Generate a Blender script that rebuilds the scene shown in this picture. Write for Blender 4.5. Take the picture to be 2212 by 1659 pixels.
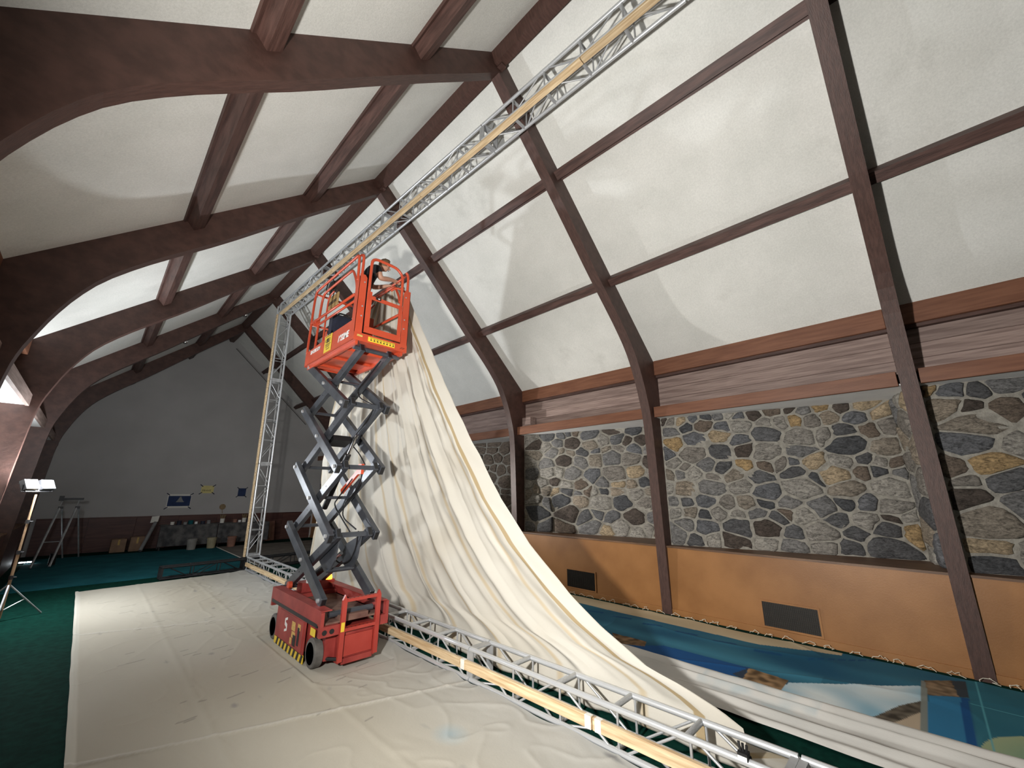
import bpy, bmesh, math, random
from mathutils import Vector, Matrix, noise
random.seed(7)
for _o in list(bpy.data.objects): bpy.data.objects.remove(_o)
SC = bpy.context.scene; COL = SC.collection
V = Vector
# ------------------------------------------------------------------ camera, world, exposure
CAM_H = 2.026
def cam_axes(yaw, pitch, roll):
    fwd = V((math.sin(yaw)*math.cos(pitch), math.cos(yaw)*math.cos(pitch), math.sin(pitch)))
    right = V((math.cos(yaw), -math.sin(yaw), 0)); up = right.cross(fwd)
    r = right*math.cos(roll)+up*math.sin(roll); u = up*math.cos(roll)-right*math.sin(roll)
    return r, u, fwd
_r, _u, _f = cam_axes(0.7905, 0.2616, 0.0049)
cd = bpy.data.cameras.new('camera'); cam = bpy.data.objects.new('camera', cd); COL.objects.link(cam)
cd.sensor_fit = 'HORIZONTAL'; cd.sensor_width = 36.0; cd.lens = 36.0*872.98/2212.0; cd.clip_start = 0.02; cd.clip_end = 100
M = Matrix.Identity(4)
for i in range(3): M[i][0], M[i][1], M[i][2] = _r[i], _u[i], -_f[i]
M.translation = V((0, 0, CAM_H)); cam.matrix_world = M
SC.camera = cam
w = bpy.data.worlds.new('world'); SC.world = w; w.use_nodes = True
w.node_tree.nodes['Background'].inputs[0].default_value = (0.6, 0.65, 0.75, 1)
w.node_tree.nodes['Background'].inputs[1].default_value = 0.02
SC.view_settings.view_transform = 'Standard'; SC.view_settings.look = 'None'
SC.view_settings.gamma = 1.0; SC.view_settings.use_curve_mapping = False
SC.view_settings.exposure = 0.0
# lamp powers (each lamp is built further down, on its own stand)
P_NEAR, P_LEFT, P_LEFT_UP, P_BACK = 1600.0, 360.0, 650.0, 700.0

# ------------------------------------------------------------------ materials
MATS = {}
def ntree(name):
    m = bpy.data.materials.new(name); m.use_nodes = True; nt = m.node_tree
    return m, nt, nt.nodes['Principled BSDF']
def mat(name, col, rough=0.6, metal=0.0, var=0.0, scale=6.0, col2=None, stretch=(1,1,1), bump=0.0, bscale=None, detail=4.0, spec=None, rnd=0.0, emit=None, lo=.35, hi=.65):
    if name in MATS: return MATS[name]
    m, nt, b = ntree(name); N = nt.nodes; L = nt.links
    b.inputs['Roughness'].default_value = rough; b.inputs['Metallic'].default_value = metal
    if spec is not None: b.inputs['Specular IOR Level'].default_value = spec
    c1 = tuple(col)+(1,)
    if col2 is None and var > 0: col2 = tuple(min(1, x*(1+var)) for x in col); c1 = tuple(x*(1-var) for x in col)+(1,)
    tc = N.new('ShaderNodeTexCoord'); mp = N.new('ShaderNodeMapping'); mp.inputs['Scale'].default_value = stretch
    L.new(tc.outputs['Object'], mp.inputs['Vector'])
    if col2 is not None:
        nz = N.new('ShaderNodeTexNoise'); nz.inputs['Scale'].default_value = scale; nz.inputs['Detail'].default_value = detail
        L.new(mp.outputs['Vector'], nz.inputs['Vector'])
        rp = N.new('ShaderNodeValToRGB'); rp.color_ramp.elements[0].position = lo; rp.color_ramp.elements[1].position = hi
        rp.color_ramp.elements[0].color = c1; rp.color_ramp.elements[1].color = tuple(col2)+(1,)
        L.new(nz.outputs['Fac'], rp.inputs['Fac']); out = rp.outputs['Color']
        if rnd > 0:
            oi = N.new('ShaderNodeObjectInfo'); mr = N.new('ShaderNodeMapRange'); mr.inputs['To Min'].default_value = 1-rnd; mr.inputs['To Max'].default_value = 1+rnd
            L.new(oi.outputs['Random'], mr.inputs['Value'])
            hs = N.new('ShaderNodeHueSaturation'); L.new(mr.outputs['Result'], hs.inputs['Value']); L.new(out, hs.inputs['Color']); out = hs.outputs['Color']
        L.new(out, b.inputs['Base Color'])
    else: b.inputs['Base Color'].default_value = c1
    if bump > 0:
        n2 = N.new('ShaderNodeTexNoise'); n2.inputs['Scale'].default_value = bscale or scale*6; n2.inputs['Detail'].default_value = 6
        L.new(mp.outputs['Vector'], n2.inputs['Vector'])
        bp = N.new('ShaderNodeBump'); bp.inputs['Strength'].default_value = bump; bp.inputs['Distance'].default_value = 0.02
        L.new(n2.outputs['Fac'], bp.inputs['Height']); L.new(bp.outputs['Normal'], b.inputs['Normal'])
    if emit: b.inputs['Emission Color'].default_value = tuple(emit[0])+(1,); b.inputs['Emission Strength'].default_value = emit[1]
    MATS[name] = m; return m
def attr_mat(name, rough=0.85, bump=0.0, bscale=40, transl=0.0):
    m, nt, b = ntree(name); N = nt.nodes; L = nt.links
    at = N.new('ShaderNodeAttribute'); at.attribute_name = 'paint'
    L.new(at.outputs['Color'], b.inputs['Base Color']); b.inputs['Roughness'].default_value = rough
    b.inputs['Specular IOR Level'].default_value = 0.15
    if bump > 0:
        tc = N.new('ShaderNodeTexCoord'); n2 = N.new('ShaderNodeTexNoise'); n2.inputs['Scale'].default_value = bscale; n2.inputs['Detail'].default_value = 6
        L.new(tc.outputs['Object'], n2.inputs['Vector']); bp = N.new('ShaderNodeBump'); bp.inputs['Strength'].default_value = bump; bp.inputs['Distance'].default_value = 0.01
        L.new(n2.outputs['Fac'], bp.inputs['Height']); L.new(bp.outputs['Normal'], b.inputs['Normal'])
    if transl > 0:
        t = N.new('ShaderNodeBsdfTranslucent'); L.new(at.outputs['Color'], t.inputs['Color']); mx = N.new('ShaderNodeMixShader'); mx.inputs[0].default_value = transl
        L.new(b.outputs[0], mx.inputs[1]); L.new(t.outputs[0], mx.inputs[2]); L.new(mx.outputs[0], N['Material Output'].inputs[0])
    return m
mat('arch', (.052, .024, .018), .55, col2=(.080, .038, .029), scale=7.0, stretch=(1, 6, 1.2), bump=.15, bscale=22)
mat('purlin', (.048, .022, .017), .55, col2=(.100, .050, .040), scale=5.0, stretch=(5, .5, 5), bump=.2, bscale=25, rnd=.15)
mat('plank', (.185, .125, .108), .6, col2=(.320, .235, .205), scale=4.0, stretch=(6, .45, 9), bump=.12, rnd=.12)
mat('header', (.150, .058, .030), .5, col2=(.205, .086, .046), scale=4.0, stretch=(6, .5, 6), bump=.08)
mat('wains', (.262, .113, .033), .45, col2=(.345, .157, .051), scale=1.6, bump=.05, bscale=60, detail=8)
mat('cap', (.105, .052, .026), .5, col2=(.185, .098, .050), scale=5, stretch=(4, .5, 4))
mat('ceil_old', (.70, .69, .645), .9, col2=(.80, .79, .745), scale=1.1, bump=.14, bscale=70, detail=9, spec=.1, rnd=.03, lo=.25, hi=.6)
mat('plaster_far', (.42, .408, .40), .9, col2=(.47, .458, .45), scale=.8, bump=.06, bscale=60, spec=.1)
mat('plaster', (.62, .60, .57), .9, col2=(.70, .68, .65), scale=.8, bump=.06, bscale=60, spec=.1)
mat('soffit', (.86, .86, .85), .9, var=.04, scale=3, spec=.1)
mat('mortar', (.26, .245, .215), .95, col2=(.38, .36, .315), scale=14, bump=.5, bscale=60, spec=.1)
mat('carpet', (.0022, .021, .0155), .97, col2=(.0035, .034, .024), scale=14, bump=.3, bscale=260, spec=.05)
mat('farwood', (.060, .020, .016), .5, col2=(.105, .040, .030), scale=3, stretch=(.5, 5, 5))
mat('alu', (.66, .68, .70), .32, .55, var=.10, scale=9, bump=.03, bscale=60)
mat('alu_dull', (.48, .49, .50), .42, .5, var=.15, scale=9)
mat('blackmetal', (.012, .013, .015), .45, .2, var=.3, scale=6)
mat('pine', (.46, .310, .165), .6, col2=(.74, .580, .370), scale=4, stretch=(9, .5, 9), bump=.1, rnd=.1)
mat('tape', (.78, .76, .70), .6, var=.08, scale=30)
mat('red', (.470, .058, .022), .38, col2=(.560, .082, .034), scale=3, bump=.02, rnd=.03)
mat('red_low', (.330, .034, .024), .42, col2=(.400, .050, .036), scale=4, bump=.03, detail=8)
mat('red_dusty', (.225, .024, .021), .5, col2=(.340, .050, .040), scale=5, bump=.04, detail=8)
mat('arm', (.046, .051, .062), .34, .3, col2=(.082, .089, .104), scale=5, bump=.03)
mat('black', (.010, .010, .011), .5, var=.2, scale=8)
mat('rubber', (.075, .070, .064), .8, col2=(.125, .117, .106), scale=8, bump=.1)
mat('rubber_dark', (.012, .012, .012), .7, var=.3, scale=9)
mat('tray', (.105, .046, .036), .75, col2=(.200, .115, .085), scale=6)
mat('yellow', (.72, .50, .040), .5, var=.1, scale=14)
mat('label_tan', (.55, .36, .10), .5, var=.25, scale=60)
mat('white', (.78, .78, .76), .5, var=.03, scale=8)
mat('print', (.02, .018, .015), .6)
mat('chrome', (.8, .8, .8), .15, 1.0)
mat('amber', (.8, .25, .02), .3, emit=((1, .35, .03), 4.0))
mat('hose', (.008, .008, .009), .5)
mat('shirt', (.010, .010, .013), .9, var=.3, scale=20)
mat('skin', (.46, .25, .17), .55, var=.06, scale=20)
mat('hair', (.10, .058, .030), .7, col2=(.19, .115, .060), scale=60)
mat('denim', (.025, .028, .040), .9, var=.3, scale=30)
mat('navy', (.012, .016, .035), .7, var=.3, scale=10)
mat('ply', (.30, .195, .070), .7, col2=(.42, .28, .11), scale=5, stretch=(1, 6, 1))
mat('brownpole', (.33, .215, .125), .45, .2, var=.15, scale=12)
mat('lens', (.9, .95, 1.0), .3, emit=((.88, .95, 1.0), 60.0))
mat('lens_dim', (.9, .95, 1.0), .3, emit=((.88, .95, 1.0), 12.0))
mat('grille', (.020, .015, .011), .5, .3, var=.2, scale=10)
mat('grey', (.22, .22, .22), .6, var=.15, scale=8)
mat('tablecloth', (.042, .042, .046), .9, col2=(.13, .125, .12), scale=5, detail=9, bump=.1)
mat('bucket', (.26, .25, .23), .6, var=.15, scale=6)
mat('bucket_y', (.33, .29, .18), .6, var=.15, scale=6)
mat('card', (.27, .17, .11), .8, var=.15, scale=6)
mat('kraft', (.26, .13, .09), .8, var=.2, scale=5)
mat('paper', (.74, .72, .66), .9, var=.03, scale=6)
mat('paper_y', (.66, .58, .25), .9, var=.05, scale=6)
mat('paper_b', (.022, .040, .105), .9, var=.12, scale=6)
mat('brush', (.25, .18, .10), .9, var=.3, scale=40)
mat('teal', (.008, .070, .085), .9, col2=(.014, .105, .125), scale=2, spec=.1)
mat('sheet', (.135, .120, .105), .9, col2=(.20, .18, .16), scale=3, spec=.1)
mat('cord', (.70, .66, .55), .9)
def ceil_mat():
    m, nt, b = ntree('ceil'); N = nt.nodes; L = nt.links; MATS['ceil'] = m
    tc = N.new('ShaderNodeTexCoord'); oi = N.new('ShaderNodeObjectInfo'); ad = N.new('ShaderNodeVectorMath'); ad.operation = 'ADD'
    L.new(tc.outputs['Object'], ad.inputs[0]); L.new(oi.outputs['Location'], ad.inputs[1])
    def nzn(scale, detail, rough, lo, hi, c0, c1):
        n = N.new('ShaderNodeTexNoise'); n.inputs['Scale'].default_value = scale; n.inputs['Detail'].default_value = detail; n.inputs['Roughness'].default_value = rough
        L.new(ad.outputs[0], n.inputs['Vector']); r = N.new('ShaderNodeValToRGB'); r.color_ramp.elements[0].position = lo; r.color_ramp.elements[1].position = hi
        r.color_ramp.elements[0].color = c0+(1,); r.color_ramp.elements[1].color = c1+(1,); L.new(n.outputs['Fac'], r.inputs['Fac']); return r, n
    a, _ = nzn(1.3, 8, .6, .3, .65, (.70, .70, .66), (.79, .785, .745))
    d, _ = nzn(.45, 7, .72, .58, .74, (1, 1, 1), (.80, .80, .79))
    g, gn = nzn(48, 6, .75, .30, .62, (.86, .86, .86), (1.02, 1.02, 1.02))
    m1 = N.new('ShaderNodeMix'); m1.data_type = 'RGBA'; m1.blend_type = 'MULTIPLY'; m1.inputs[0].default_value = 1; m2 = N.new('ShaderNodeMix'); m2.data_type = 'RGBA'; m2.blend_type = 'MULTIPLY'; m2.inputs[0].default_value = 1
    L.new(a.outputs['Color'], m1.inputs[6]); L.new(d.outputs['Color'], m1.inputs[7]); L.new(m1.outputs[2], m2.inputs[6]); L.new(g.outputs['Color'], m2.inputs[7]); L.new(m2.outputs[2], b.inputs['Base Color'])
    b.inputs['Roughness'].default_value = .95; b.inputs['Specular IOR Level'].default_value = .1
    bp = N.new('ShaderNodeBump'); bp.inputs['Strength'].default_value = .25; bp.inputs['Distance'].default_value = .012; L.new(gn.outputs['Fac'], bp.inputs['Height']); L.new(bp.outputs['Normal'], b.inputs['Normal'])
ceil_mat()
def stone_mat():
    m, nt, b = ntree('stone'); N = nt.nodes; L = nt.links
    oi = N.new('ShaderNodeObjectInfo'); rp = N.new('ShaderNodeValToRGB'); cr = rp.color_ramp; cr.interpolation = 'CONSTANT'
    cols = [(.105, .106, .110), (.225, .210, .188), (.066, .068, .073), (.285, .268, .238), (.130, .102, .080), (.310, .215, .110), (.175, .170, .164), (.070, .056, .047), (.240, .200, .155), (.115, .118, .126), (.255, .240, .215), (.085, .085, .088), (.320, .250, .165), (.185, .168, .148), (.145, .143, .142), (.210, .182, .148)]
    while len(cr.elements) < len(cols): cr.elements.new(.5)
    for i, c in enumerate(cols): cr.elements[i].position = i/len(cols); cr.elements[i].color = c+(1,)
    L.new(oi.outputs['Random'], rp.inputs['Fac'])
    tc = N.new('ShaderNodeTexCoord'); nz = N.new('ShaderNodeTexNoise'); nz.inputs['Scale'].default_value = 9; nz.inputs['Detail'].default_value = 10; nz.inputs['Roughness'].default_value = .7; nz.inputs['Distortion'].default_value = 1.2
    mp = N.new('ShaderNodeMapping'); L.new(tc.outputs['Object'], mp.inputs['Vector']); ad = N.new('ShaderNodeVectorMath'); ad.operation = 'ADD'
    L.new(oi.outputs['Location'], ad.inputs[1]); L.new(mp.outputs['Vector'], ad.inputs[0]); mp.inputs['Scale'].default_value = (1, 1, 2.2)
    L.new(ad.outputs[0], nz.inputs['Vector'])
    mr = N.new('ShaderNodeMapRange'); mr.inputs['From Min'].default_value = .3; mr.inputs['From Max'].default_value = .7; mr.inputs['To Min'].default_value = .40; mr.inputs['To Max'].default_value = 2.3
    fn = N.new('ShaderNodeTexNoise'); fn.inputs['Scale'].default_value = 34; fn.inputs['Detail'].default_value = 8; fn.inputs['Roughness'].default_value = .8; L.new(ad.outputs[0], fn.inputs['Vector'])
    mm = N.new('ShaderNodeMath'); mm.operation = 'MULTIPLY_ADD'; L.new(fn.outputs['Fac'], mm.inputs[0]); mm.inputs[1].default_value = .9; mm.inputs[2].default_value = -.45
    m3 = N.new('ShaderNodeMath'); m3.operation = 'ADD'; L.new(mm.outputs[0], m3.inputs[0]); L.new(nz.outputs['Fac'], m3.inputs[1])
    L.new(m3.outputs[0], mr.inputs['Value']); hs = N.new('ShaderNodeHueSaturation'); L.new(rp.outputs['Color'], hs.inputs['Color']); L.new(mr.outputs['Result'], hs.inputs['Value'])
    L.new(hs.outputs['Color'], b.inputs['Base Color']); b.inputs['Roughness'].default_value = .72; b.inputs['Specular IOR Level'].default_value = .35
    bp = N.new('ShaderNodeBump'); bp.inputs['Strength'].default_value = .8; bp.inputs['Distance'].default_value = .03; L.new(m3.outputs[0], bp.inputs['Height']); L.new(bp.outputs['Normal'], b.inputs['Normal'])
    MATS['stone'] = m
stone_mat()

# ------------------------------------------------------------------ helpers
WORG = {}                                   # world origin of each object (translations only)
def link(o, parent, org):
    COL.objects.link(o)
    if parent is not None:
        o.parent = parent; o.location = V(org)-WORG[parent.name]
    else: o.location = V(org)
    WORG[o.name] = V(org); return o
def tag(o, label, cat=None, group=None, kind=None):
    o['label'] = label
    if cat: o['category'] = cat
    if group: o['group'] = group
    if kind: o['kind'] = kind
    return o
def thing(name, label, cat, org, group=None):
    o = bpy.data.objects.new(name, None); o.empty_display_size = .1; link(o, None, org); return tag(o, label, cat, group)
class MB:
    def __init__(s): s.v = []; s.f = []; s.mi = []; s.cm = 0
    def add(s, vs, fs):
        n = len(s.v); s.v += [V(p) for p in vs]; s.f += [tuple(i+n for i in f) for f in fs]; s.mi += [s.cm]*len(fs); return s
    def box(s, x0, x1, y0, y1, z0, z1):
        return s.add([(x0,y0,z0),(x1,y0,z0),(x1,y1,z0),(x0,y1,z0),(x0,y0,z1),(x1,y0,z1),(x1,y1,z1),(x0,y1,z1)],
            [(0,3,2,1),(4,5,6,7),(0,1,5,4),(1,2,6,5),(2,3,7,6),(3,0,4,7)])
    def bar(s, p, q, a, b, up=(0,0,1)):       # rectangular bar p->q; a = half width along side, b = half along up
        p, q = V(p), V(q); d = (q-p).normalized(); u = V(up); sd = d.cross(u)
        if sd.length < 1e-4: sd = d.cross(V((1,0,0)))
        sd.normalize(); u = sd.cross(d).normalized()
        c = [(-1,-1),(1,-1),(1,1),(-1,1)]
        vs = [p+sd*a*i+u*b*j for i, j in c]+[q+sd*a*i+u*b*j for i, j in c]
        return s.add(vs, [(0,1,2,3),(7,6,5,4),(0,4,5,1),(1,5,6,2),(2,6,7,3),(3,7,4,0)])
    def tube(s, pts, r, n=8, caps=True):
        pts = [V(p) for p in pts]; rings = []; prev = None
        for i, p in enumerate(pts):
            d = (pts[min(i+1, len(pts)-1)]-pts[max(i-1, 0)]).normalized()
            if prev is None: a = d.orthogonal().normalized()
            else: a = (prev-d*prev.dot(d)).normalized()
            prev = a; b = d.cross(a); rr = r[i] if isinstance(r, (list, tuple)) else r
            rings.append([p+(a*math.cos(t)+b*math.sin(t))*rr for t in [2*math.pi*k/n for k in range(n)]])
        vs = [v for R in rings for v in R]; fs = []
        for i in range(len(pts)-1):
            for k in range(n): fs.append((i*n+k, i*n+(k+1) % n, (i+1)*n+(k+1) % n, (i+1)*n+k))
        if caps: fs.append(tuple(reversed(range(n)))); fs.append(tuple((len(pts)-1)*n+k for k in range(n)))
        return s.add(vs, fs)
    def lathe(s, prof, c, axis='Z', n=20):    # prof: list of (r, h)
        ax = {'X': (V((0,1,0)), V((0,0,1)), V((1,0,0))), 'Y': (V((0,0,1)), V((1,0,0)), V((0,1,0))), 'Z': (V((1,0,0)), V((0,1,0)), V((0,0,1)))}[axis]
        c = V(c); vs = []; fs = []
        for r, h in prof:
            for k in range(n):
                t = 2*math.pi*k/n; vs.append(c+ax[0]*r*math.cos(t)+ax[1]*r*math.sin(t)+ax[2]*h)
        for i in range(len(prof)-1):
            for k in range(n): fs.append((i*n+k, i*n+(k+1) % n, (i+1)*n+(k+1) % n, (i+1)*n+k))
        if prof[0][0] > 1e-5: fs.append(tuple(reversed(range(n))))
        if prof[-1][0] > 1e-5: fs.append(tuple((len(prof)-1)*n+k for k in range(n)))
        return s.add(vs, fs)
    def prism(s, poly, d):                     # poly of 3D points, extruded by vector d
        n = len(poly); d = V(d); vs = [V(p) for p in poly]+[V(p)+d for p in poly]
        return s.add(vs, [tuple(reversed(range(n))), tuple(range(n, 2*n))]+[(i, (i+1) % n, n+(i+1) % n, n+i) for i in range(n)])
    def build(s, name, m, parent=None, smooth=False, org=None, bevel=0.0, fixn=True):
        me = bpy.data.meshes.new(name)
        if org is None:
            xs = [p.x for p in s.v]; ys = [p.y for p in s.v]; zs = [p.z for p in s.v]
            org = V(((min(xs)+max(xs))/2, (min(ys)+max(ys))/2, min(zs)))
        org = V(org); me.from_pydata([p-org for p in s.v], [], s.f)
        for x in (m if isinstance(m, (list, tuple)) else [m]): me.materials.append(MATS[x] if isinstance(x, str) else x)
        me.polygons.foreach_set('material_index', s.mi)
        if fixn:
            bm = bmesh.new(); bm.from_mesh(me); bmesh.ops.recalc_face_normals(bm, faces=bm.faces)
            if bevel > 0: bmesh.ops.bevel(bm, geom=bm.edges[:], offset=bevel, segments=1, affect='EDGES', clamp_overlap=True)
            bm.to_mesh(me); bm.free()
        if smooth: me.polygons.foreach_set('use_smooth', [True]*len(me.polygons))
        o = bpy.data.objects.new(name, me); return link(o, parent, org)
def part(name, m, parent, fn, **k):
    b = MB(); fn(b); return b.build(name, m, parent, **k)
def boxo(name, m, parent, x0, x1, y0, y1, z0, z1, bevel=0.0): return MB().box(x0, x1, y0, y1, z0, z1).build(name, m, parent, bevel=bevel)
UNIT = {}
def rod(name, p, q, r, m, parent, n=8, sq=None):
    """a bar object that shares one unit mesh with all its likes"""
    key = (m, n, sq is not None)
    if key not in UNIT:
        b = MB()
        if sq: b.box(-1, 1, -1, 1, 0, 1)
        else: b.lathe([(1, 0), (1, 1)], (0, 0, 0), 'Z', n)
        me = bpy.data.meshes.new('bar'); me.from_pydata(b.v, [], b.f); me.materials.append(MATS[m])
        bm = bmesh.new(); bm.from_mesh(me); bmesh.ops.recalc_face_normals(bm, faces=bm.faces); bm.to_mesh(me); bm.free()
        if not sq: me.polygons.foreach_set('use_smooth', [len(x.vertices) == 4 for x in me.polygons])
        UNIT[key] = me
    o = bpy.data.objects.new(name, UNIT[key]); p, q = V(p), V(q); d = q-p
    link(o, parent, p); o.rotation_mode = 'QUATERNION'; o.rotation_quaternion = d.to_track_quat('Z', 'Y')
    o.scale = (sq[0], sq[1], d.length) if sq else (r, r, d.length); return o
def text(name, s, size, pos, xa, ya, m, parent, depth=.002, sx=1.0, shear=0.0, bold=0.0):
    cu = bpy.data.curves.new(name, 'FONT'); cu.body = s; cu.size = size; cu.shear = shear; cu.offset = bold*size; cu.extrude = depth/2; cu.align_x = 'LEFT'
    t = bpy.data.objects.new(name, cu); COL.objects.link(t); bpy.context.view_layer.update()
    me = bpy.data.meshes.new_from_object(t.evaluated_get(bpy.context.evaluated_depsgraph_get())); bpy.data.objects.remove(t)
    xa, ya = V(xa), V(ya); za = xa.cross(ya); R = Matrix.Identity(4)
    for i in range(3): R[i][0], R[i][1], R[i][2] = xa[i]*sx, ya[i], za[i]
    me.transform(R); me.materials.clear(); me.materials.append(MATS[m]); me.name = name
    return link(bpy.data.objects.new(name, me), parent, pos)

def smooth3(pts, k=2):
    pts = [V(p) for p in pts]
    for _ in range(k):
        n = [pts[0]]
        for a, b in zip(pts[:-1], pts[1:]): n += [a*.8+b*.2, a*.2+b*.8]
        pts = n+[pts[-1]]
    return pts
# ------------------------------------------------------------------ the hall
XM = 3.19; XR = 7.44; SP = 3.66; Y0 = 3.552; HW = .086
ARCH_Y = [Y0+SP*k for k in range(-2, 5)]          # -3.77 ... 18.19
YF = 20.31; YB = -6.0
APEX = 8.585; SL = .905
def roof(x): return APEX-SL*abs(x-XM)
fl = MB().box(-1.7, 8.9, YB, YF+.2, -.12, 0).build('floor', 'carpet'); fl['kind'] = 'structure'
# --- ceiling: backing + panels + purlins + ridge beams
PUR = {1: [4.63, 6.16], -1: [1.82, .32]}
EAVE = {1: 7.66, -1: -1.28}
cb = MB()
for sgn in (1, -1):
    xe = EAVE[sgn]+sgn*.25
    cb.add([(XM, YB, APEX+.06), (xe, YB, roof(xe)+.06), (xe, YF+.2, roof(xe)+.06), (XM, YF+.2, APEX+.06),
            (XM, YB, APEX+.16), (xe, YB, roof(xe)+.16), (xe, YF+.2, roof(xe)+.16), (XM, YF+.2, APEX+.16)],
           [(0,1,2,3),(7,6,5,4),(0,4,5,1),(1,5,6,2),(2,6,7,3),(3,7,4,0)])
ceil = cb.build('ceiling', 'plaster', org=(XM, 7, APEX)); ceil['kind'] = 'structure'
edges_y = [YB]+ARCH_Y+[YF]
for sgn in (1, -1):
    xs = [XM]+PUR[sgn]+[EAVE[sgn]]
    for i in range(len(edges_y)-1):
        ya, yb = edges_y[i], edges_y[i+1]
        for a, b in zip(xs[:-1], xs[1:]):
            MB().add([(a, ya, roof(a)), (b, ya, roof(b)), (b, yb, roof(b)), (a, yb, roof(a)),
                      (a, ya, roof(a)+.05), (b, ya, roof(b)+.05), (b, yb, roof(b)+.05), (a, yb, roof(a)+.05)],
                     [(0,1,2,3),(7,6,5,4),(0,4,5,1),(1,5,6,2),(2,6,7,3),(3,7,4,0)]).build('ceiling_panel', 'ceil', ceil)
        y0 = ya+(HW if i else 0); y1 = yb-(HW if i < len(edges_y)-2 else 0)
        for px in PUR[sgn]:
            n = V((-sgn*SL, 0, -1)).normalized(); t = V((sgn, 0, -SL)).normalized(); c = V((px, 0, roof(px)))
            q = [c-t*.075, c+t*.075, c+t*.075+n*.175, c-t*.075+n*.175]
            MB().prism([p+V((0, y0, 0)) for p in q], (0, y1-y0, 0)).build('purlin', 'purlin', ceil)
            # thin trim strip beside each purlin
            q = [c+t*.075, c+t*.115, c+t*.115+n*.03, c+t*.075+n*.03]
            MB().prism([p+V((0, y0, 0)) for p in q], (0, y1-y0, 0)).build('trim_strip', 'purlin', ceil)
for i in range(len(edges_y)-1):
    y0 = edges_y[i]+(HW if i else 0); y1 = edges_y[i+1]-(HW if i < len(edges_y)-2 else 0)
    q = [(3.02, roof(3.02)+.02), (3.10, 8.275), (3.24, 8.275), (3.34, roof(3.34)+.02), (XM, APEX)]
    MB().prism([(a, y0, b) for a, b in q], (0, y1-y0, 0)).build('ridge_beam', 'arch', ceil)
    if 0 < i < 6: boxo('beam_shoe', 'purlin', ceil, 3.15, 3.25, y1-.10, y1, 8.245, 8.275)
# --- laminated arches
inner = [(XM, 8.185), (3.83, 7.565), (4.21, 7.21), (4.94, 6.5), (5.62, 5.82), (6.07, 5.41), (6.46, 5.045), (6.77, 4.70), (6.95, 4.40), (7.09, 4.08), (7.18, 3.81), (7.25, 3.58), (7.29, 3.35), (7.32, 2.95), (7.40, 1.11), (7.44, 0)]
# smooth the haunch
def smooth_poly(pts, k=2):
    for _ in range(k):
        n = [pts[0]]
        for a, b in zip(pts[:-1], pts[1:]): n += [(a[0]*.75+b[0]*.25, a[1]*.75+b[1]*.25), (a[0]*.25+b[0]*.75, a[1]*.25+b[1]*.75)]
        pts = n+[pts[-1]]
    return pts
inn = smooth_poly(inner, 1)
outer = [(7.74, 0), (7.74, 4.2), (7.62, roof(7.62)), (XM, APEX)]
lab = ['dark timber arch behind the viewpoint, nearest to the back wall', 'dark timber arch whose column stands at the far right of the picture', 'big dark timber arch crossing the top left corner, its column between the two widest stone bays',
       'dark timber arch rising behind the lift platform, second from the top left', 'dark timber arch beyond the platform, third from the top left', 'dark timber arch next to last before the gable wall', 'dark timber arch closest to the far gable wall']
for k, y in enumerate(ARCH_Y):
    b = MB()
    right = inn+outer[:-1]
    left = [(2*XM-x, z) for x, z in right]
    # build as quads strip between inner and outer for clean shading: one polygon per side
    b.prism([(x, y-HW, z) for x, z in right+[(XM, APEX)]], (0, 2*HW, 0))
    b.prism([(x, y-HW, z) for x, z in left+[(XM, APEX)]], (0, 2*HW, 0))
    o = b.build('timber_arch', 'arch', org=(XM, y, 0)); tag(o, lab[k], 'arch', kind='structure')
# --- far gable wall, back wall
def gable(name, y0, y1):
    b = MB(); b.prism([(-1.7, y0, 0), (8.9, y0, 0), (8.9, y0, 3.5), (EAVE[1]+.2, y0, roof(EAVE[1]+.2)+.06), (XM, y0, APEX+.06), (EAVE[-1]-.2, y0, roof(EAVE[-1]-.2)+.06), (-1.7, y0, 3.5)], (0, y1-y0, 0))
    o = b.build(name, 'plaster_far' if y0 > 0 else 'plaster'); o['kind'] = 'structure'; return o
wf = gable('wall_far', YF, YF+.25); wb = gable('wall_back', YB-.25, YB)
x = -1.0
while x < 7.4:
    boxo('wainscot_board', 'farwood', wf, x, min(x+1.196, 7.44), YF-.03, YF, 0, 1.09, .003); x += 1.2
boxo('wainscot_cap', 'farwood', wf, -1.0, 7.44, YF-.05, YF, 1.09, 1.125, .003)
part('picture_wire', 'grille', wf, lambda b: b.tube([(3.35, YF-.12, 8.0), (4.9, YF-.12, 6.6), (6.6, YF-.12, 5.05)], .012, 6))
# --- right wall: stone in sawtooth bays, wainscot, shelf, planks, eave beam
wr = MB(); BAYS = []
for i in range(len(edges_y)-1):
    ya, yb = edges_y[i], edges_y[i+1]
    far = yb-(HW if i < len(edges_y)-2 else 0); near = ya+(HW if i else 0)
    A = V((7.66, far, 0)); B = V((8.50, near+.14, 0)) if i not in (0, len(edges_y)-2) else V((8.50-(.84*(1-(far-near)/3.49)), near+.05, 0))
    C = V((7.74, near-.02, 0)); BAYS.append((A, B, C, near, far, i))
    for P, Q in ((A, B), (B, C)):
        d = (Q-P).normalized(); nrm = V((-d.y, d.x, 0))
        if nrm.x > 0: nrm = -nrm
        if P is B: nrm = V((-.19, .98, 0))
        b2 = [P, Q, Q-nrm*.12, P-nrm*.12]
        wr.prism([p+V((0, 0, 1.0)) for p in b2], (0, 0, 2.5))
wr.box(8.66, 8.9, YB, YF, 0, 4.7)
wr = wr.build('wall_right', 'mortar', org=(8.4, 7, 0)); wr['kind'] = 'structure'
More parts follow.
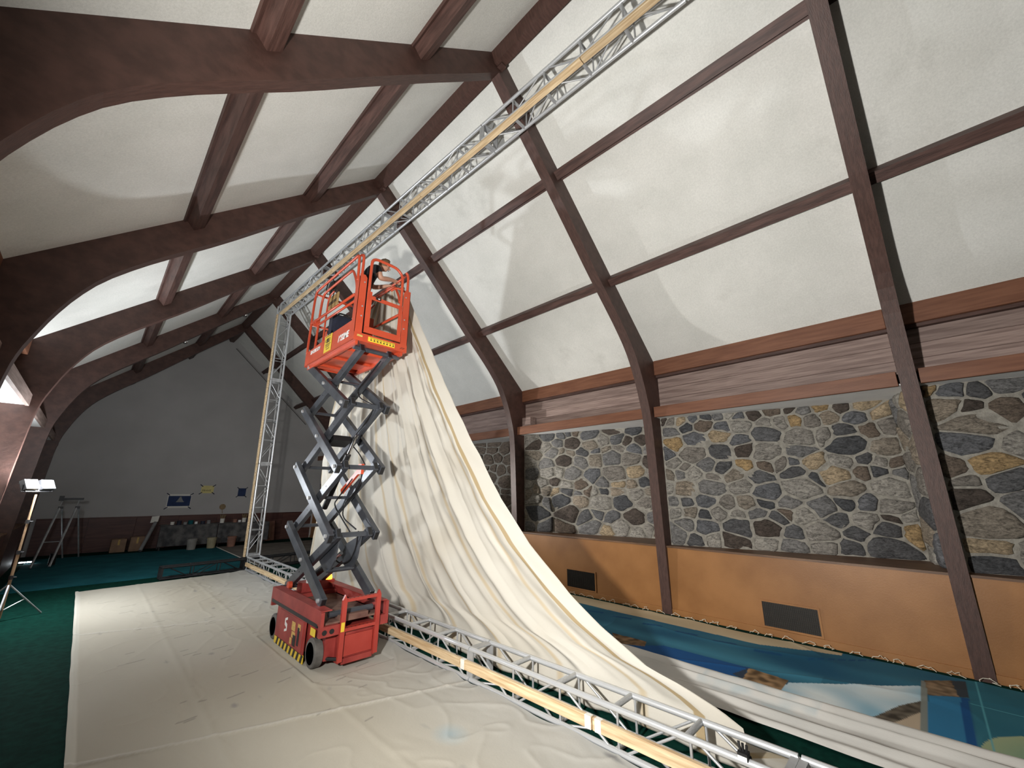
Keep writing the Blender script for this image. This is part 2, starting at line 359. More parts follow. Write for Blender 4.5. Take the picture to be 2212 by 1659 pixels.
def clip(poly, a, b, c):                      # keep a*x+b*y<=c
    out = []
    for i in range(len(poly)):
        p, q = poly[i], poly[(i+1) % len(poly)]; fp = a*p[0]+b*p[1]-c; fq = a*q[0]+b*q[1]-c
        if fp <= 0: out.append(p)
        if fp*fq < 0: t = fp/(fp-fq); out.append((p[0]+t*(q[0]-p[0]), p[1]+t*(q[1]-p[1])))
    return out
def stones(P, Q, z0, z1, n, rng, nrm, collect):
    L = (Q-P).length; H = z1-z0; u = (Q-P).normalized(); AS = .78
    pts = []; hm = math.sqrt(L*AS*H/n)*.92; zc = 0.0
    while zc < H-.04:                                       # rough courses of uneven stones
        h = hm*rng.uniform(.72, 1.30); xc = -rng.random()*hm
        while xc < L*AS:
            wd = h*rng.choice([.6, .8, 1.0, 1.2, 1.5, 1.9]); k = rng.random()
            px_, pz_ = xc+wd/2+rng.uniform(-.2, .2)*wd, zc+h/2+rng.uniform(-.30, .30)*h
            if 0 < px_ < L*AS and 0 < pz_ < H: pts.append((px_, pz_, math.sqrt(wd*h)/hm*rng.uniform(.8, 1.15)))
            xc += wd
        zc += h
    mean = math.sqrt(L*AS*H/max(1, len(pts)))
    for i, s in enumerate(pts):
        poly = [(0, 0), (L*AS, 0), (L*AS, H), (0, H)]; wi = (s[2]*mean*.42)**2
        for j, t in enumerate(pts):
            if i == j: continue
            dx, dy = t[0]-s[0], t[1]-s[1]; d2 = dx*dx+dy*dy
            if d2 > (4*mean)**2: continue
            wj = (t[2]*mean*.42)**2; cc = (t[0]**2+t[1]**2-s[0]**2-s[1]**2+wi-wj)/2
            poly = clip(poly, dx, dy, cc)
            if len(poly) < 3: break
        if len(poly) < 3: continue
        cx = sum(p[0] for p in poly)/len(poly); cy = sum(p[1] for p in poly)/len(poly)
        ar = abs(sum(poly[k][0]*poly[(k+1) % len(poly)][1]-poly[(k+1) % len(poly)][0]*poly[k][1] for k in range(len(poly))))/2
        if ar < .004: continue
        g = .008+.007*rng.random()                         # mortar joint
        sh = []
        for p in poly:
            d = math.hypot(p[0]-cx, p[1]-cy); kk = max(.5, 1-g*1.5/max(d, .03)); sh.append((cx+(p[0]-cx)*kk, cy+(p[1]-cy)*kk))
        m = []                                             # cut the corners
        for k in range(len(sh)):
            a, b = sh[k], sh[(k+1) % len(sh)]; e = .08+.12*rng.random(); m += [(a[0]*(1-e)+b[0]*e, a[1]*(1-e)+b[1]*e), (a[0]*e+b[0]*(1-e), a[1]*e+b[1]*(1-e))]
        m2 = []
        for k in range(len(m)):
            a, b = m[k], m[(k+1) % len(m)]; m2.append(a)
            if math.hypot(a[0]-b[0], a[1]-b[1]) > .09: m2.append(((a[0]+b[0])/2+rng.uniform(-.012, .012), (a[1]+b[1])/2+rng.uniform(-.012, .012)))
        m = [(x+rng.uniform(-.007, .007), y+rng.uniform(-.007, .007)) for x, y in m2]
        dp = .012+.034*rng.random(); tx, ty = rng.uniform(-.09, .09), rng.uniform(-.09, .09); nn = len(m)
        def P3(x, y, d): return P+u*(x/AS)+V((0, 0, z0+y))+nrm*d
        vs = [P3(x, y, -.02) for x, y in m]
        vs += [P3(cx+(x-cx)*.95, cy+(y-cy)*.95, dp*.65+(x-cx)*tx+(y-cy)*ty) for x, y in m]
        vs += [P3(cx+(x-cx)*.74, cy+(y-cy)*.74, dp+(x-cx)*tx+(y-cy)*ty+rng.uniform(-.010, .010)) for x, y in m]
        vs += [P3(cx, cy, dp+.006)]
        fs = []
        for k in range(nn):
            k2 = (k+1) % nn; fs += [(k, k2, nn+k2, nn+k), (nn+k, nn+k2, 2*nn+k2, 2*nn+k), (2*nn+k, 2*nn+k2, 3*nn)]
        collect(vs, fs)
rng = random.Random(11)
rest = MB()
for (A, B, C, near, far, i) in BAYS:
    vis = i in (1, 2, 3, 4)
    d = (B-A).normalized(); nrm = V((-abs(d.y), -abs(d.x), 0)).normalized()
    n = {1: 105, 2: 118, 3: 105}.get(i, 70)
    if i == 4: n = 70
    def c1(vs, fs):
        if vs[-1].y < -1.75: rest.add(vs, fs)
        else: MB().add(vs, fs).build('stone', 'stone', wr, smooth=True)
    def c2(vs, fs): rest.add(vs, fs)
    cnt = [0]
    stones(A, B, 1.10, 3.46, n, rng, nrm, c1 if i in (1, 2, 3) else c2)
    stones(B, C, 1.10, 3.46, 16, rng, V((-.19, .98, 0)).normalized(), c1 if i == 2 else c2)
ro = rest.build('stone', 'stone', wr); ro['kind'] = 'stuff'
for (A, B, C, near, far, i) in BAYS:
    # wainscot panel, cap, skirting
    boxo('wainscot_panel', 'wains', wr, 7.475, 7.62, near, far, .09, 1.085)
    MB().prism([(7.45, near, 1.085), (7.45, far, 1.085), (A.x+.1, far, 1.085), (8.6, near+.2, 1.085), (8.6, near, 1.085)], (0, 0, .03)).build('wainscot_cap', 'cap', wr)
    boxo('skirting_board', 'wains', wr, 7.455, 7.475, near, far, 0, .095, .003)
    # shelf over the stone: fascia + white underside
    boxo('header_board', 'header', wr, 7.375, 7.43, near+.02, far-.02, 3.43, 3.63, .004)
    MB().prism([(7.43, near, 3.445), (7.43, far, 3.445), (7.75, far, 3.445), (8.7, near+.1, 3.445), (8.7, near, 3.445)], (0, 0, .02)).build('soffit_panel', 'soffit', wr)
    boxo('shelf_top', 'plank', wr, 7.43, 7.74, near, far, 3.60, 3.625)
    for z in (3.63, 3.845, 4.06): boxo('fascia_plank', 'plank', wr, 7.715, 7.76, near, far, z, z+.212, .003)
    boxo('eave_beam', 'header', wr, 7.58, 7.75, near, far, 4.32, 4.655, .005)
    boxo('eave_strip', 'purlin', wr, 7.64, 7.75, near, far, 4.275, 4.32)
# --- left wall, plain
wl = MB().box(-1.7, -1.42, YB, YF, 0, 4.7).build('wall_left', 'plaster'); wl['kind'] = 'structure'
for i in range(len(edges_y)-1):
    near = edges_y[i]+(HW if i else 0); far = edges_y[i+1]-(HW if i < 6 else 0)
    boxo('wainscot_panel', 'farwood', wl, -1.24, -1.10, near, far, 0, 1.085); boxo('wainscot_cap', 'cap', wl, -1.42, -1.08, near, far, 1.085, 1.115)
    boxo('header_board', 'plank', wl, -1.05, -1.0, near, far, 3.43, 3.63, .004); boxo('soffit_panel', 'soffit', wl, -1.42, -1.05, near, far, 3.445, 3.465)
    boxo('shelf_top', 'plank', wl, -1.38, -1.05, near, far, 3.60, 3.625)
    for z in (3.63, 3.845, 4.06): boxo('fascia_plank', 'plank', wl, -1.42, -1.34, near, far, z, z+.212, .003)
    boxo('eave_beam', 'header', wl, -1.38, -1.2, near, far, 4.32, 4.655, .005)

# ------------------------------------------------------------------ work lamps on stands
def lamp_stand(label, x, y, hz, aim, power, spot=None, lens='lens', pole='brownpole', col=(1, .96, .90), second=None, group=None):
    t = thing('work_lamp', label, 'lamp', (x, y, 0), group)
    part('pole', pole, t, lambda b: b.tube([(x, y, .05), (x, y, hz*.5), (x, y, hz*.5), (x, y, hz-.05)], [.02, .02, .015, .015], 10))
    for z in (hz*.5, hz*.74, .62):
        cl = part('collar', 'black', t, lambda b: b.lathe([(.028, 0), (.028, .06)], (x, y, z), 'Z', 12))
        part('clamp_knob', 'black', cl, lambda b: b.tube([(x, y, z+.03), (x+.06, y-.02, z+.03)], .011, 8))
    for k in range(3):
        a = 2.1*k+.5; ex, ey = x+.5*math.cos(a), y+.5*math.sin(a)
        part('leg', 'alu_dull', t, lambda b: b.tube([(x, y, .55), (ex, ey, .015)], .012, 8))
        part('brace', 'alu_dull', t, lambda b: b.tube([(x, y, .16), (x+.25*math.cos(a), y+.25*math.sin(a), .29)], .009, 6))
    aim = V(aim).normalized(); side = aim.cross(V((0, 0, 1))).normalized(); up = side.cross(aim)
    c = V((x, y, hz))
    part('crossbar', 'black', t, lambda b: b.tube([c-side*.2, c+side*.2], .014, 8))
    for s in (-1, 1):
        h = c+side*.14*s+V((0, 0, .11))
        hd = part('lamp_head', 'black', t, lambda b: b.bar(h-aim*.05, h+aim*.03, .11, .085, up))
        part('lens', lens, hd, lambda b: b.bar(h+aim*.031, h+aim*.036, .095, .072, up))
        for q in (-.06, 0, .06): part('cooling_fin', 'black', hd, lambda b: b.bar(h-aim*.08+up*q, h-aim*.05+up*q, .09, .006, up))
        part('yoke', 'black', hd, lambda b: b.tube([h+side*.12, h+side*.12-V((0, 0, .11)), h-side*.12-V((0, 0, .11)), h-side*.12], .008, 6))
    ld = bpy.data.lights.new('lamp_light', 'SPOT' if spot else 'POINT'); ld.energy = power; ld.color = col; ld.shadow_soft_size = .09
    if spot: ld.spot_size = spot; ld.spot_blend = .85
    lo = bpy.data.objects.new('lamp_light', ld); COL.objects.link(lo); lo.parent = t
    lo.location = c+aim*.16+V((0, 0, .11))-WORG[t.name]
    lo.rotation_mode = 'QUATERNION'; lo.rotation_quaternion = (-aim).to_track_quat('Z', 'Y')
    if second:                                              # the other head is turned up towards the roof
        l2 = bpy.data.lights.new('lamp_light', 'SPOT'); l2.energy = second[1]; l2.color = col; l2.shadow_soft_size = .09; l2.spot_size = second[2]; l2.spot_blend = .8
        o2 = bpy.data.objects.new('lamp_light', l2); COL.objects.link(o2); o2.parent = t; o2.location = c+aim*.18+side*.1+V((0, 0, .13))-WORG[t.name]
        o2.rotation_mode = 'QUATERNION'; o2.rotation_quaternion = (-V(second[0]).normalized()).to_track_quat('Z', 'Y')
    return t
lamp_stand('twin-head work lamp glaring on a pale pole at the left edge', -.62, 10.8, 2.0, (.62, -.50, .42), P_LEFT, col=(.92, .96, 1.0), second=((.78, -.28, .56), P_LEFT_UP, math.radians(120)))
lamp_stand('twin-head work lamp on a pole beside the viewpoint, out of frame', -.52, 1.5, 2.05, (.86, .30, .30), P_NEAR, spot=math.radians(154), col=(1, .975, .93))
lamp_stand('twin-head work lamp standing hidden behind the hanging canvas', 4.85, 9.8, 1.9, (.40, -.91, .08), P_BACK, spot=math.radians(80), col=(1, .97, .92))

# ------------------------------------------------------------------ aluminium truss frame
def truss(name, label, A, B, up, h, bounds, m='alu', md='alu_dull', step=.57, rch=.025, rbr=.011, group=None):
    A, B = V(A), V(B); ax = (B-A).normalized(); LEN = (B-A).length; side = ax.cross(V(up)).normalized(); upv = side.cross(ax)
    t = thing(name, label, 'truss', (A.x, A.y, min(A.z, B.z)-(h if abs(ax.z) < .5 else 0)), group)
    cs = [(-1, -1), (1, -1), (1, 1), (-1, 1)]
    P = lambda d, i, j: A+ax*d+side*h*i+upv*h*j
    for d0, d1 in zip(bounds[:-1], bounds[1:]):
        for i, j in cs: rod('chord', P(d0+.01, i, j), P(d1-.01, i, j), rch, m, t, 10)
        for d in (d0+.025, d1-.025):                       # square end frames
            b = MB()
            for (i, j), (k, l) in zip(cs, cs[1:]+cs[:1]): b.bar(P(d, i, j), P(d, k, l), .024, .008, ax.cross(P(d, k, l)-P(d, i, j)))
            b.build('end_frame', md, t)
        n = max(1, round((d1-d0-.1)/step)); st = (d1-d0-.1)/n
        for q in range(n):
            a = d0+.05+q*st; bnd = a+st
            if q:
                rod('rung', P(a, -1, 1), P(a, 1, 1), .023, md, t, 10); rod('rung', P(a, -1, -1), P(a, 1, -1), .023, md, t, 10)
                for i in (-1, 1): rod('brace', P(a+.03, i, -1), P(a+.03, i, 1), rbr, md, t, 6)
            for i in (-1, 1):
                p, r = (P(a+.08, i, -1), P(bnd-.04, i, 1)) if q % 2 else (P(a+.08, i, 1), P(bnd-.04, i, -1))
                rod('brace', p, r, rbr, md, t, 6)
            rod('brace', P(a+.05, -1 if q % 2 else 1, -1), P(bnd-.05, 1 if q % 2 else -1, -1), rbr, md, t, 6)
    return t
H = .148
truss('floor_truss', 'long aluminium box truss lying on the floor, bottom side of the frame', (3.44, 13.085, .176), (3.53, -2.13, .176), (0, 0, 1), H, [0, 3.04, 6.09, 9.14, 12.18, 15.21])
truss('overhead_truss', 'aluminium box truss running up under the roof ridge, top side of the frame', (3.255, 13.085, 7.47), (3.555, -2.13, 7.47), (0, 0, 1), H, [0, 3.04, 6.09, 9.14, 12.18, 15.21])
truss('upright_truss', 'tall aluminium box truss standing upright at the far end of the frame', (3.43, 13.27, .34), (3.255, 13.27, 7.64), (-1, 0, 0), H, [0, 2.43, 4.87, 7.30])
truss('upright_truss', 'tall aluminium box truss standing upright at the near end, out of frame', (3.54, -2.31, .0), (3.57, -2.31, 7.64), (-1, 0, 0), H, [0, 2.5, 5.1, 7.64])
truss('base_truss', 'black steel box truss lying across under the far upright', (1.52, 13.12, .15), (5.1, 13.38, .15), (0, 0, 1), .125, [0, 1.75, 3.59], m='blackmetal', md='blackmetal', step=.6, rch=.024)
# corner plates where upright and overhead truss meet
part('corner_plate', 'alu_dull', None, lambda b: b.box(3.10, 3.41, 13.0875, 13.0945, 7.31, 7.62)) and None
cp = bpy.data.objects['corner_plate']; tag(cp, 'square aluminium plate joining overhead and upright truss at the top corner', 'plate')
# timber battens screwed along the trusses
def batten(label, p, q, a, b, tapes=(), up=(0, 0, 1), face=None):
    p, q = V(p), V(q); o = MB().bar(p, q, a, b, up).build('timber_batten', 'pine', bevel=.003); tag(o, label, 'board', 'pine battens along the truss frame')
    d = (q-p).normalized()
    for tt in tapes:
        c = p+(q-p)*tt; MB().bar(c-d*.03, c+d*.03, a+.0015, b+.0015, up).build('tape_band', 'tape', o)
    return o
fx = lambda y: 3.44-H-.028+(13.1-y)*.0059
zb = .178
def fb(label, y0, y1, tapes=()): batten(label, (fx(y0)-.022, y0, zb), (fx(y1)-.022, y1, zb), .02, .046, tapes)
fb('pine batten on the floor truss, piece nearest the camera', -1.2, 2.30, (.985,))
fb('pine batten on the floor truss with white tape at its far end', 2.31, 4.05, (.02, .97))
fb('pine batten on the floor truss running behind the lift wheel', 4.06, 8.1, (.99,))
fb('pine batten on the floor truss between lift and far upright', 8.11, 12.95, (.3,))
tx = lambda y: 3.255-H+(13.1-y)*.01967
def tb(label, y0, y1): batten(label, (tx(y0)+.01, y0, 7.262), (tx(y1)+.01, y1, 7.262), .045, .02)
tb('pine batten under the overhead truss, far end piece', 13.05, 9.4)
tb('pine batten under the overhead truss, above the lift platform', 9.39, 5.6)
tb('pine batten under the overhead truss, between the two roof arches', 5.59, 2.1)
tb('pine batten under the overhead truss, at the top picture edge', 2.09, -1.4)
ux = lambda z: 3.43-H-.05-(z-.34)*.024
def ub(label, z0, z1): batten(label, (ux(z0), 13.2, z0), (ux(z1), 13.2, z1), .045, .02, up=(1, 0, 0))
ub('pine batten on the upright truss, lowest piece', .33, 2.55); ub('pine batten on the upright truss, middle piece', 2.56, 4.95); ub('pine batten on the upright truss, top piece', 4.96, 7.27)
# clamp with label on the near part of the floor truss
c = V((3.325+.01, 1.16, .35))
t = thing('truss_clamp', 'small black clamp with wing nuts on the near floor truss chord', 'clamp', (c.x, c.y, c.z))
part('clamp_band', 'black', t, lambda b: b.lathe([(.030, -.03), (.034, -.03), (.034, .03), (.030, .03)], (c.x+.05, c.y, c.z-.03), 'Y', 14))
part('clamp_block', 'black', t, lambda b: b.box(c.x-.005, c.x+.055, c.y-.03, c.y+.03, c.z-.01, c.z+.03))
for k in (-1, 0, 1): part('wing_nut', 'black', t, lambda b: b.tube([(c.x+.025, c.y+k*.018, c.z+.02), (c.x+.025+k*.012, c.y+k*.028, c.z+.075)], [.007, .009], 8))
part('paper_label', 'white', t, lambda b: b.box(c.x-.008, c.x-.005, c.y-.028, c.y+.028, c.z-.01, c.z+.014))

# ------------------------------------------------------------------ cloths
def grid(name, m, nu, nv, fn, paint=None, parent=None, smooth=True):
    vs = [fn(i/(nu-1), j/(nv-1)) for j in range(nv) for i in range(nu)]
    fs = [(j*nu+i, j*nu+i+1, (j+1)*nu+i+1, (j+1)*nu+i) for j in range(nv-1) for i in range(nu-1)]
    b = MB(); b.v = [V(v) for v in vs]; b.f = fs; b.mi = [0]*len(fs)
    o = b.build(name, m, parent, smooth=smooth, fixn=False)
    if paint:
        a = o.data.color_attributes.new('paint', 'FLOAT_COLOR', 'POINT'); buf = []
        for j in range(nv):
            for i in range(nu): buf += list(paint(vs[j*nu+i], i/(nu-1), j/(nv-1)))+[1.0]
        a.data.foreach_set('color', buf)
    return o
def lerp(a, b, t): return a+(b-a)*t
def interp(tab, x):
    if x <= tab[0][0]: return tab[0][1]
    for (a, va), (b, vb) in zip(tab[:-1], tab[1:]):
        if x <= b: return va+(vb-va)*(x-a)/(b-a)
    return tab[-1][1]
def mixc(a, b, t): t = max(0, min(1, t)); return tuple(x+(y-x)*t for x, y in zip(a, b))
def inpoly(p, poly):
    x, y = p; c = False
    for i in range(len(poly)):
        x1, y1 = poly[i]; x2, y2 = poly[i-1]
        if (y1 > y) != (y2 > y) and x < (x2-x1)*(y-y1)/(y2-y1)+x1: c = not c
    return c
NZ = noise.noise
def nz(x, y, z=0.0): return NZ(V((x, y, z)))
# the hanging canvas: gathered at the platform rail, spreading down behind the floor truss
XZ = [(.3, 3.80), (.8, 3.74), (1.5, 3.68), (2.0, 3.62), (2.7, 3.50), (3.5, 3.36), (4.8, 3.21), (5.45, 3.12)]
YRt = [(.30, 1.30), (.38, 1.45), (.47, 1.72), (.53, 2.02), (.76, 2.47), (1.0, 2.83), (1.45, 3.38), (1.95, 3.84), (2.65, 4.30), (3.40, 4.70), (4.45, 5.25), (5.45, 5.83)]
YLt = [(.30, 10.25), (1.2, 10.0), (2.63, 9.44), (4.35, 8.3), (5.45, 6.75)]
def canvas_fn(s, t):
    if t < .9: q = t/.9; z = 5.47-(5.47-.30)*(q**.86); apron = 0
    else: z = .30; apron = (t-.9)/.1
    yl, yr, x0 = interp(YLt, z), interp(YRt, z), interp(XZ, z)
    y = lerp(yl, yr, s**(.92))
    spread = (yl-yr)/9.0
    wob = .12*nz(s*6, t*2.0, 3.1)
    ph = (s+wob*.12)*2*math.pi
    amp = lerp(.085, .034, spread)
    f = .55*math.sin(ph*8+1.0+1.2*nz(s*3, t*1.5, 7))+.34*math.sin(ph*15+2.2+1.8*nz(s*4, t*3, 1))+.18*math.sin(ph*27+4*t)*(1-.6*spread)
    f += .5*(1-abs(math.sin(ph*3.5+.8*nz(s*2, t*2, 4))))**6*(.4+.6*spread)
    f = f*amp+.10*nz(s*7+5, z*.5, 2.0)*spread+.022*nz(s*40, z*3, 5.0)
    y += .35*amp*math.cos(ph*15+2.2)
    x = x0+f*(1-.5*apron); zz = z
    lim = 3.655 if z < .42 else 0
    if apron > 0:
        dr = min(1, apron/.45); ou = max(0, (apron-.45)/.55); x = max(x, 3.70)+ou*(.30+.22*nz(s*9, 1.7)+.12*s); zz = lerp(.30, .022, dr)+.02*max(0, nz(s*30, apron*4))*ou
        y -= ou*.45*s
    elif z < 1.2: x = max(x, lerp(3.665, 3.50, max(0, z-.42)/.8))
    if 3.9 < z and x < 3.075: x = 3.075+(3.075-x)*.25
    return V((x, y, zz))
def canvas_paint(p, s, t):
    c = (.64, .612, .545); n = nz(p.y*1.5, p.z*1.5, .3)
    c = mixc(c, (.56, .505, .41), max(0, n)*.6)
    # long yellowed creases
    k = math.sin((s+.03*nz(s*5, t*2, 9))*2*math.pi*9+.6)
    if k > .93: c = mixc(c, (.52, .38, .18), (k-.93)/.07*.55)
    if s > .955 and s < .968: c = mixc(c, (.36, .25, .10), .8)
    if t > .985: c = mixc(c, (.55, .50, .40), .5)
    return c
MATS['canvas'] = attr_mat('canvas', .9, .12, 55, .22)
o = grid('hanging_canvas', 'canvas', 520, 170, canvas_fn, canvas_paint)
tag(o, 'big cream canvas hoisted from the lift platform, draping down behind the floor truss', 'canvas')
# drop cloth on the floor in front of the frame
def drop_fn(u, v):
    y = lerp(.6, 12.80, v); xl = .195+.012*nz(y*1.3, 4)+(12.8-y)*.008
    xr = 3.262+(13.1-y)*.0059-.006*abs(nz(y*2, 7)); x = lerp(xl, xr, u)
    yy = y+(.30*u-.10 if v > .97 else 0)*((v-.97)/.03 if v > .97 else 0)
    n = nz(x*1.1, y*.9, 1)
    # creases: crumpled near the truss, softer on the left
    cr = max(0, nz(x*3.2+n, y*1.6-n, 8))**2*.026+abs(nz(x*7+2*n, y*4, 12))*.005
    cr2 = (1-abs(nz(x*2.2+.8*n, y*1.7+n*1.2, 21)))**18*.012
    k = .35+.9*max(0, (u-.35))
    z = .010+(cr+cr2)*k
    if u > .90: z += (u-.90)/.10*(.022+.03*nz(y*3, 2))*(.5+.5*math.sin(y*6+4*nz(y, 5)))
    if u < .012: z += .012
    # straight fold lines
    for fy, sl in ((9.05, -.37), (4.97, -.33)):
        d = abs(y-(fy+sl*(x-.23))); z += max(0, .012-d*.25)*.9
    for fxx in (1.15, 2.1): z += max(0, .006-abs(x-fxx)*.12)
    if 5.1 < y < 7.2 and 2.1 < x < 3.06: z = .004
    return V((x, yy, z))
STREAK = [(random.uniform(.7, 3.0), random.choice([random.uniform(4.2, 12), random.uniform(6.5, 10.5)]), random.uniform(.03, .10)) for _ in range(60)]+[(.62, 11.2, .13), (.9, 10.6, .11), (.75, 7.2, .12), (1.3, 9.6, .1), (2.45, 4.65, .06), (1.9, 5.4, .07), (2.2, 4.0, .05)]
SBUCK = {}
for q in STREAK:
    for k in {int((q[1]-.05)*4), int((q[1]+.05)*4)}: SBUCK.setdefault(k, []).append(q)
def drop_paint(p, u, v):
    c = mixc((.41, .375, .305), (.48, .45, .38), .5+nz(p.x*.8, p.y*.6, 2))
    c = mixc(c, (.42, .435, .44), max(0, (u-.6)*1.5))
    n = nz(p.x*9, p.y*4, 6)
    if n > .62: c = mixc(c, (.20, .20, .20), (n-.62)*3)
    for sx, sy, ln in SBUCK.get(int(p.y*4), ()):
        if abs(p.x-sx) < ln: c = mixc(c, (.13, .125, .115), .62*max(0, 1-abs(p.y-sy-.22*(p.x-sx))/.017))
    d = math.hypot((p.x-2.58)*1.2, p.y-3.28)
    if d < .2: c = mixc(c, (.30, .40, .45), .7*(1-d/.2))
    if u < .022: c = mixc(c, (.56, .54, .47), .8)
    for fy, sl in ((9.05, -.37), (4.97, -.33)):
        if abs(p.y-(fy+sl*(p.x-.23))) < .022: c = mixc(c, (.54, .52, .47), .6)
    return c
MATS['dropcloth'] = attr_mat('dropcloth', .93, .10, 60)
o = grid('drop_cloth', 'dropcloth', 170, 760, drop_fn, drop_paint); tag(o, 'grey-beige painters drop cloth spread flat on the floor under the lift', 'drop cloth')
# painted backdrop lying along the right wall
PB = [('sky', (.42, .58, .66), [(5.83, 1.45), (6.74, .38), (5.50, .38), (5.50, 1.47)]),
      ('dk', (.012, .075, .22), [(5.50, 3.4), (5.65, 3.18), (5.93, 2.91), (5.94, 2.02), (5.95, 1.86), (5.60, 1.90), (5.50, 2.0)]),
      ('b1', (.16, .10, .055), [(5.88, 3.70), (5.90, 3.16), (5.70, 3.08), (5.55, 3.40)]),
      ('b2', (.20, .125, .065), [(5.91, 1.86), (5.90, 1.46), (5.55, 1.46), (5.55, 1.84)]), ('b2d', (.03, .045, .07), [(5.62, 1.96), (5.91, 1.87), (5.56, 1.83)]),
      ('leaf', (.10, .085, .065), [(5.50, .74), (5.59, .71), (6.0, .56), (6.34, .38), (6.01, .38), (5.50, .60)]),
      ('wall', (.45, .36, .26), [(5.50, .60), (6.0, .40), (6.0, .38), (5.50, .38)]),
      ('strip', (.20, .22, .20), [(6.93, .41), (6.97, .35), (5.50, .36), (5.50, .41)]),
      ('col', (.030, .165, .31), [(6.48, .35), (6.66, .12), (5.50, .13), (5.50, .36)]), ('cold', (.010, .070, .20), [(6.66, .12), (6.69, .06), (5.50, .07), (5.50, .13)]),
      ('b3', (.17, .12, .075), [(6.97, .38), (7.19, .17), (6.67, .12), (6.48, .35)]), ('b3d', (.035, .045, .055), [(7.19, .17), (7.27, .05), (6.72, .06), (6.67, .13)])]
def back_paint(p, u, v):
    x, y = p.x, p.y; n = nz(x*2.2, y*1.1, 3)
    c = mixc((.014, .082, .150), (.034, .140, .205), .5+n)
    if x < 6.35: c = mixc(c, (.06, .24, .34), max(0, .5-abs(x-6.08)*2.2)*(1 if y > 1.2 else 0))
    if x > 6.9+.35*max(0, min(1, (2.0-y)/.9))+.02*n and y > 1.15: c = mixc((.42, .34, .22), (.52, .44, .30), .5+n)
    k = y % .53
    if y > 1.5 and abs(x-6.64-.03*math.sin(k*12)) < .035 and .1 < k < .40: c = mixc(c, (.008, .06, .15), .85)
    if .75 < y < 1.45 and abs(x-(6.78+(1.4-y)*.95)) < .04 and (y*11 % 1) < .7: c = mixc(c, (.008, .06, .15), .7)
    if y < .05:
        r = math.hypot(x-5.45, y+.75); c = mixc(c, (.03, .15, .19), .6)
        if .52 < r < .80: c = mixc((.18, .30, .20), (.34, .40, .24), (r-.52)/.28)
        elif r <= .52: c = (.02, .10, .20)
        if abs(x-6.55) < .01 or abs(y+.03) < .006: c = mixc(c, (.10, .36, .42), .8)
    for nm, pc, poly in PB:
        if inpoly((x, y), poly):
            c = pc
            if nm == 'sky': c = mixc((.26, .44, .54), (.66, .72, .72), .5+1.3*nz(x*3, y*2.2, 7))
            elif nm in ('b1', 'b2', 'b3', 'leaf'): c = mixc(tuple(a*.45 for a in pc), tuple(a*1.7 for a in pc), .5+1.2*nz(x*11, y*11, 2))
    return c
def back_fn(u, v):
    x = lerp(5.47, 7.33, u); y = lerp(-2.0, 7.2, v); x = x+(.06*nz(y*.7, 3) if u > .5 else 0)*u
    return V((x, y, .008+.010*abs(nz(x*1.5, y*1.2, 5))+(1-abs(nz(x*1.2, y*.5, 17)))**16*.012))
MATS['backdrop'] = attr_mat('backdrop', .85, .08, 60)
o = grid('painted_backdrop', 'backdrop', 130, 760, back_fn, back_paint); bd = tag(o, 'blue painted theatre backdrop lying along the wooden wainscot on the right', 'backdrop')
for k in range(30):
    y = -1.3+k*.235+random.uniform(-.05, .05); x = 7.33+.05*nz(y*.7, 3); pts = []
    for q in range(9):
        a = q/8*math.pi; pts.append((x+.03*math.sin(a)*random.uniform(.6, 1.3)+.02, y+.06*math.cos(a)+.03*random.uniform(-1, 1), .02+.045*math.sin(a)*random.uniform(.3, 1.1)))
    part('tie_cord', 'cord', bd, lambda b: b.tube(pts, .0035, 5))
# folded pale muslin strip between canvas and backdrop
def musl_fn(u, v):
    y = lerp(-2.2, 7.6, v); x = lerp(4.64+.05*nz(y*.8, 2), 5.53, u)
    f = 0
    for c0, h in ((.08, .03), (.33, .035), (.68, .045), (.93, .03)):
        d = u-c0-.03*nz(y*.6, c0*9); f = max(f, h*(1-abs(d)/.12)) if abs(d) < .12 else f
    return V((x, y, .012+f+.012*abs(nz(x*4, y*2, 3))))
def musl_paint(p, u, v):
    c = mixc((.56, .55, .52), (.70, .68, .64), .5+nz(p.x*4, p.y*2, 4))
    if u > .45 and 1.1 < p.y < 2.2: c = mixc(c, (.36, .46, .50), .6*max(0, nz(p.x*7, p.y*7, 6)+.3))
    for c0 in (.36, .71):
        if abs(u-c0-.03*nz(p.y*.6, c0*9)) < .012: c = mixc(c, (.12, .10, .08), .8)
    return c
MATS['muslin'] = attr_mat('muslin', .92, .1, 60)
o = grid('folded_muslin', 'muslin', 46, 330, musl_fn, musl_paint); tag(o, 'long strip of folded pale muslin on the green carpet beside the blue backdrop', 'fabric')
# ------------------------------------------------------------------ scissor lift
LO = (2.6, 6.2, 0)
lift = thing('scissor_lift', 'red scissor lift raised high on dark scissor arms beside the hanging canvas', 'scissor lift', LO)
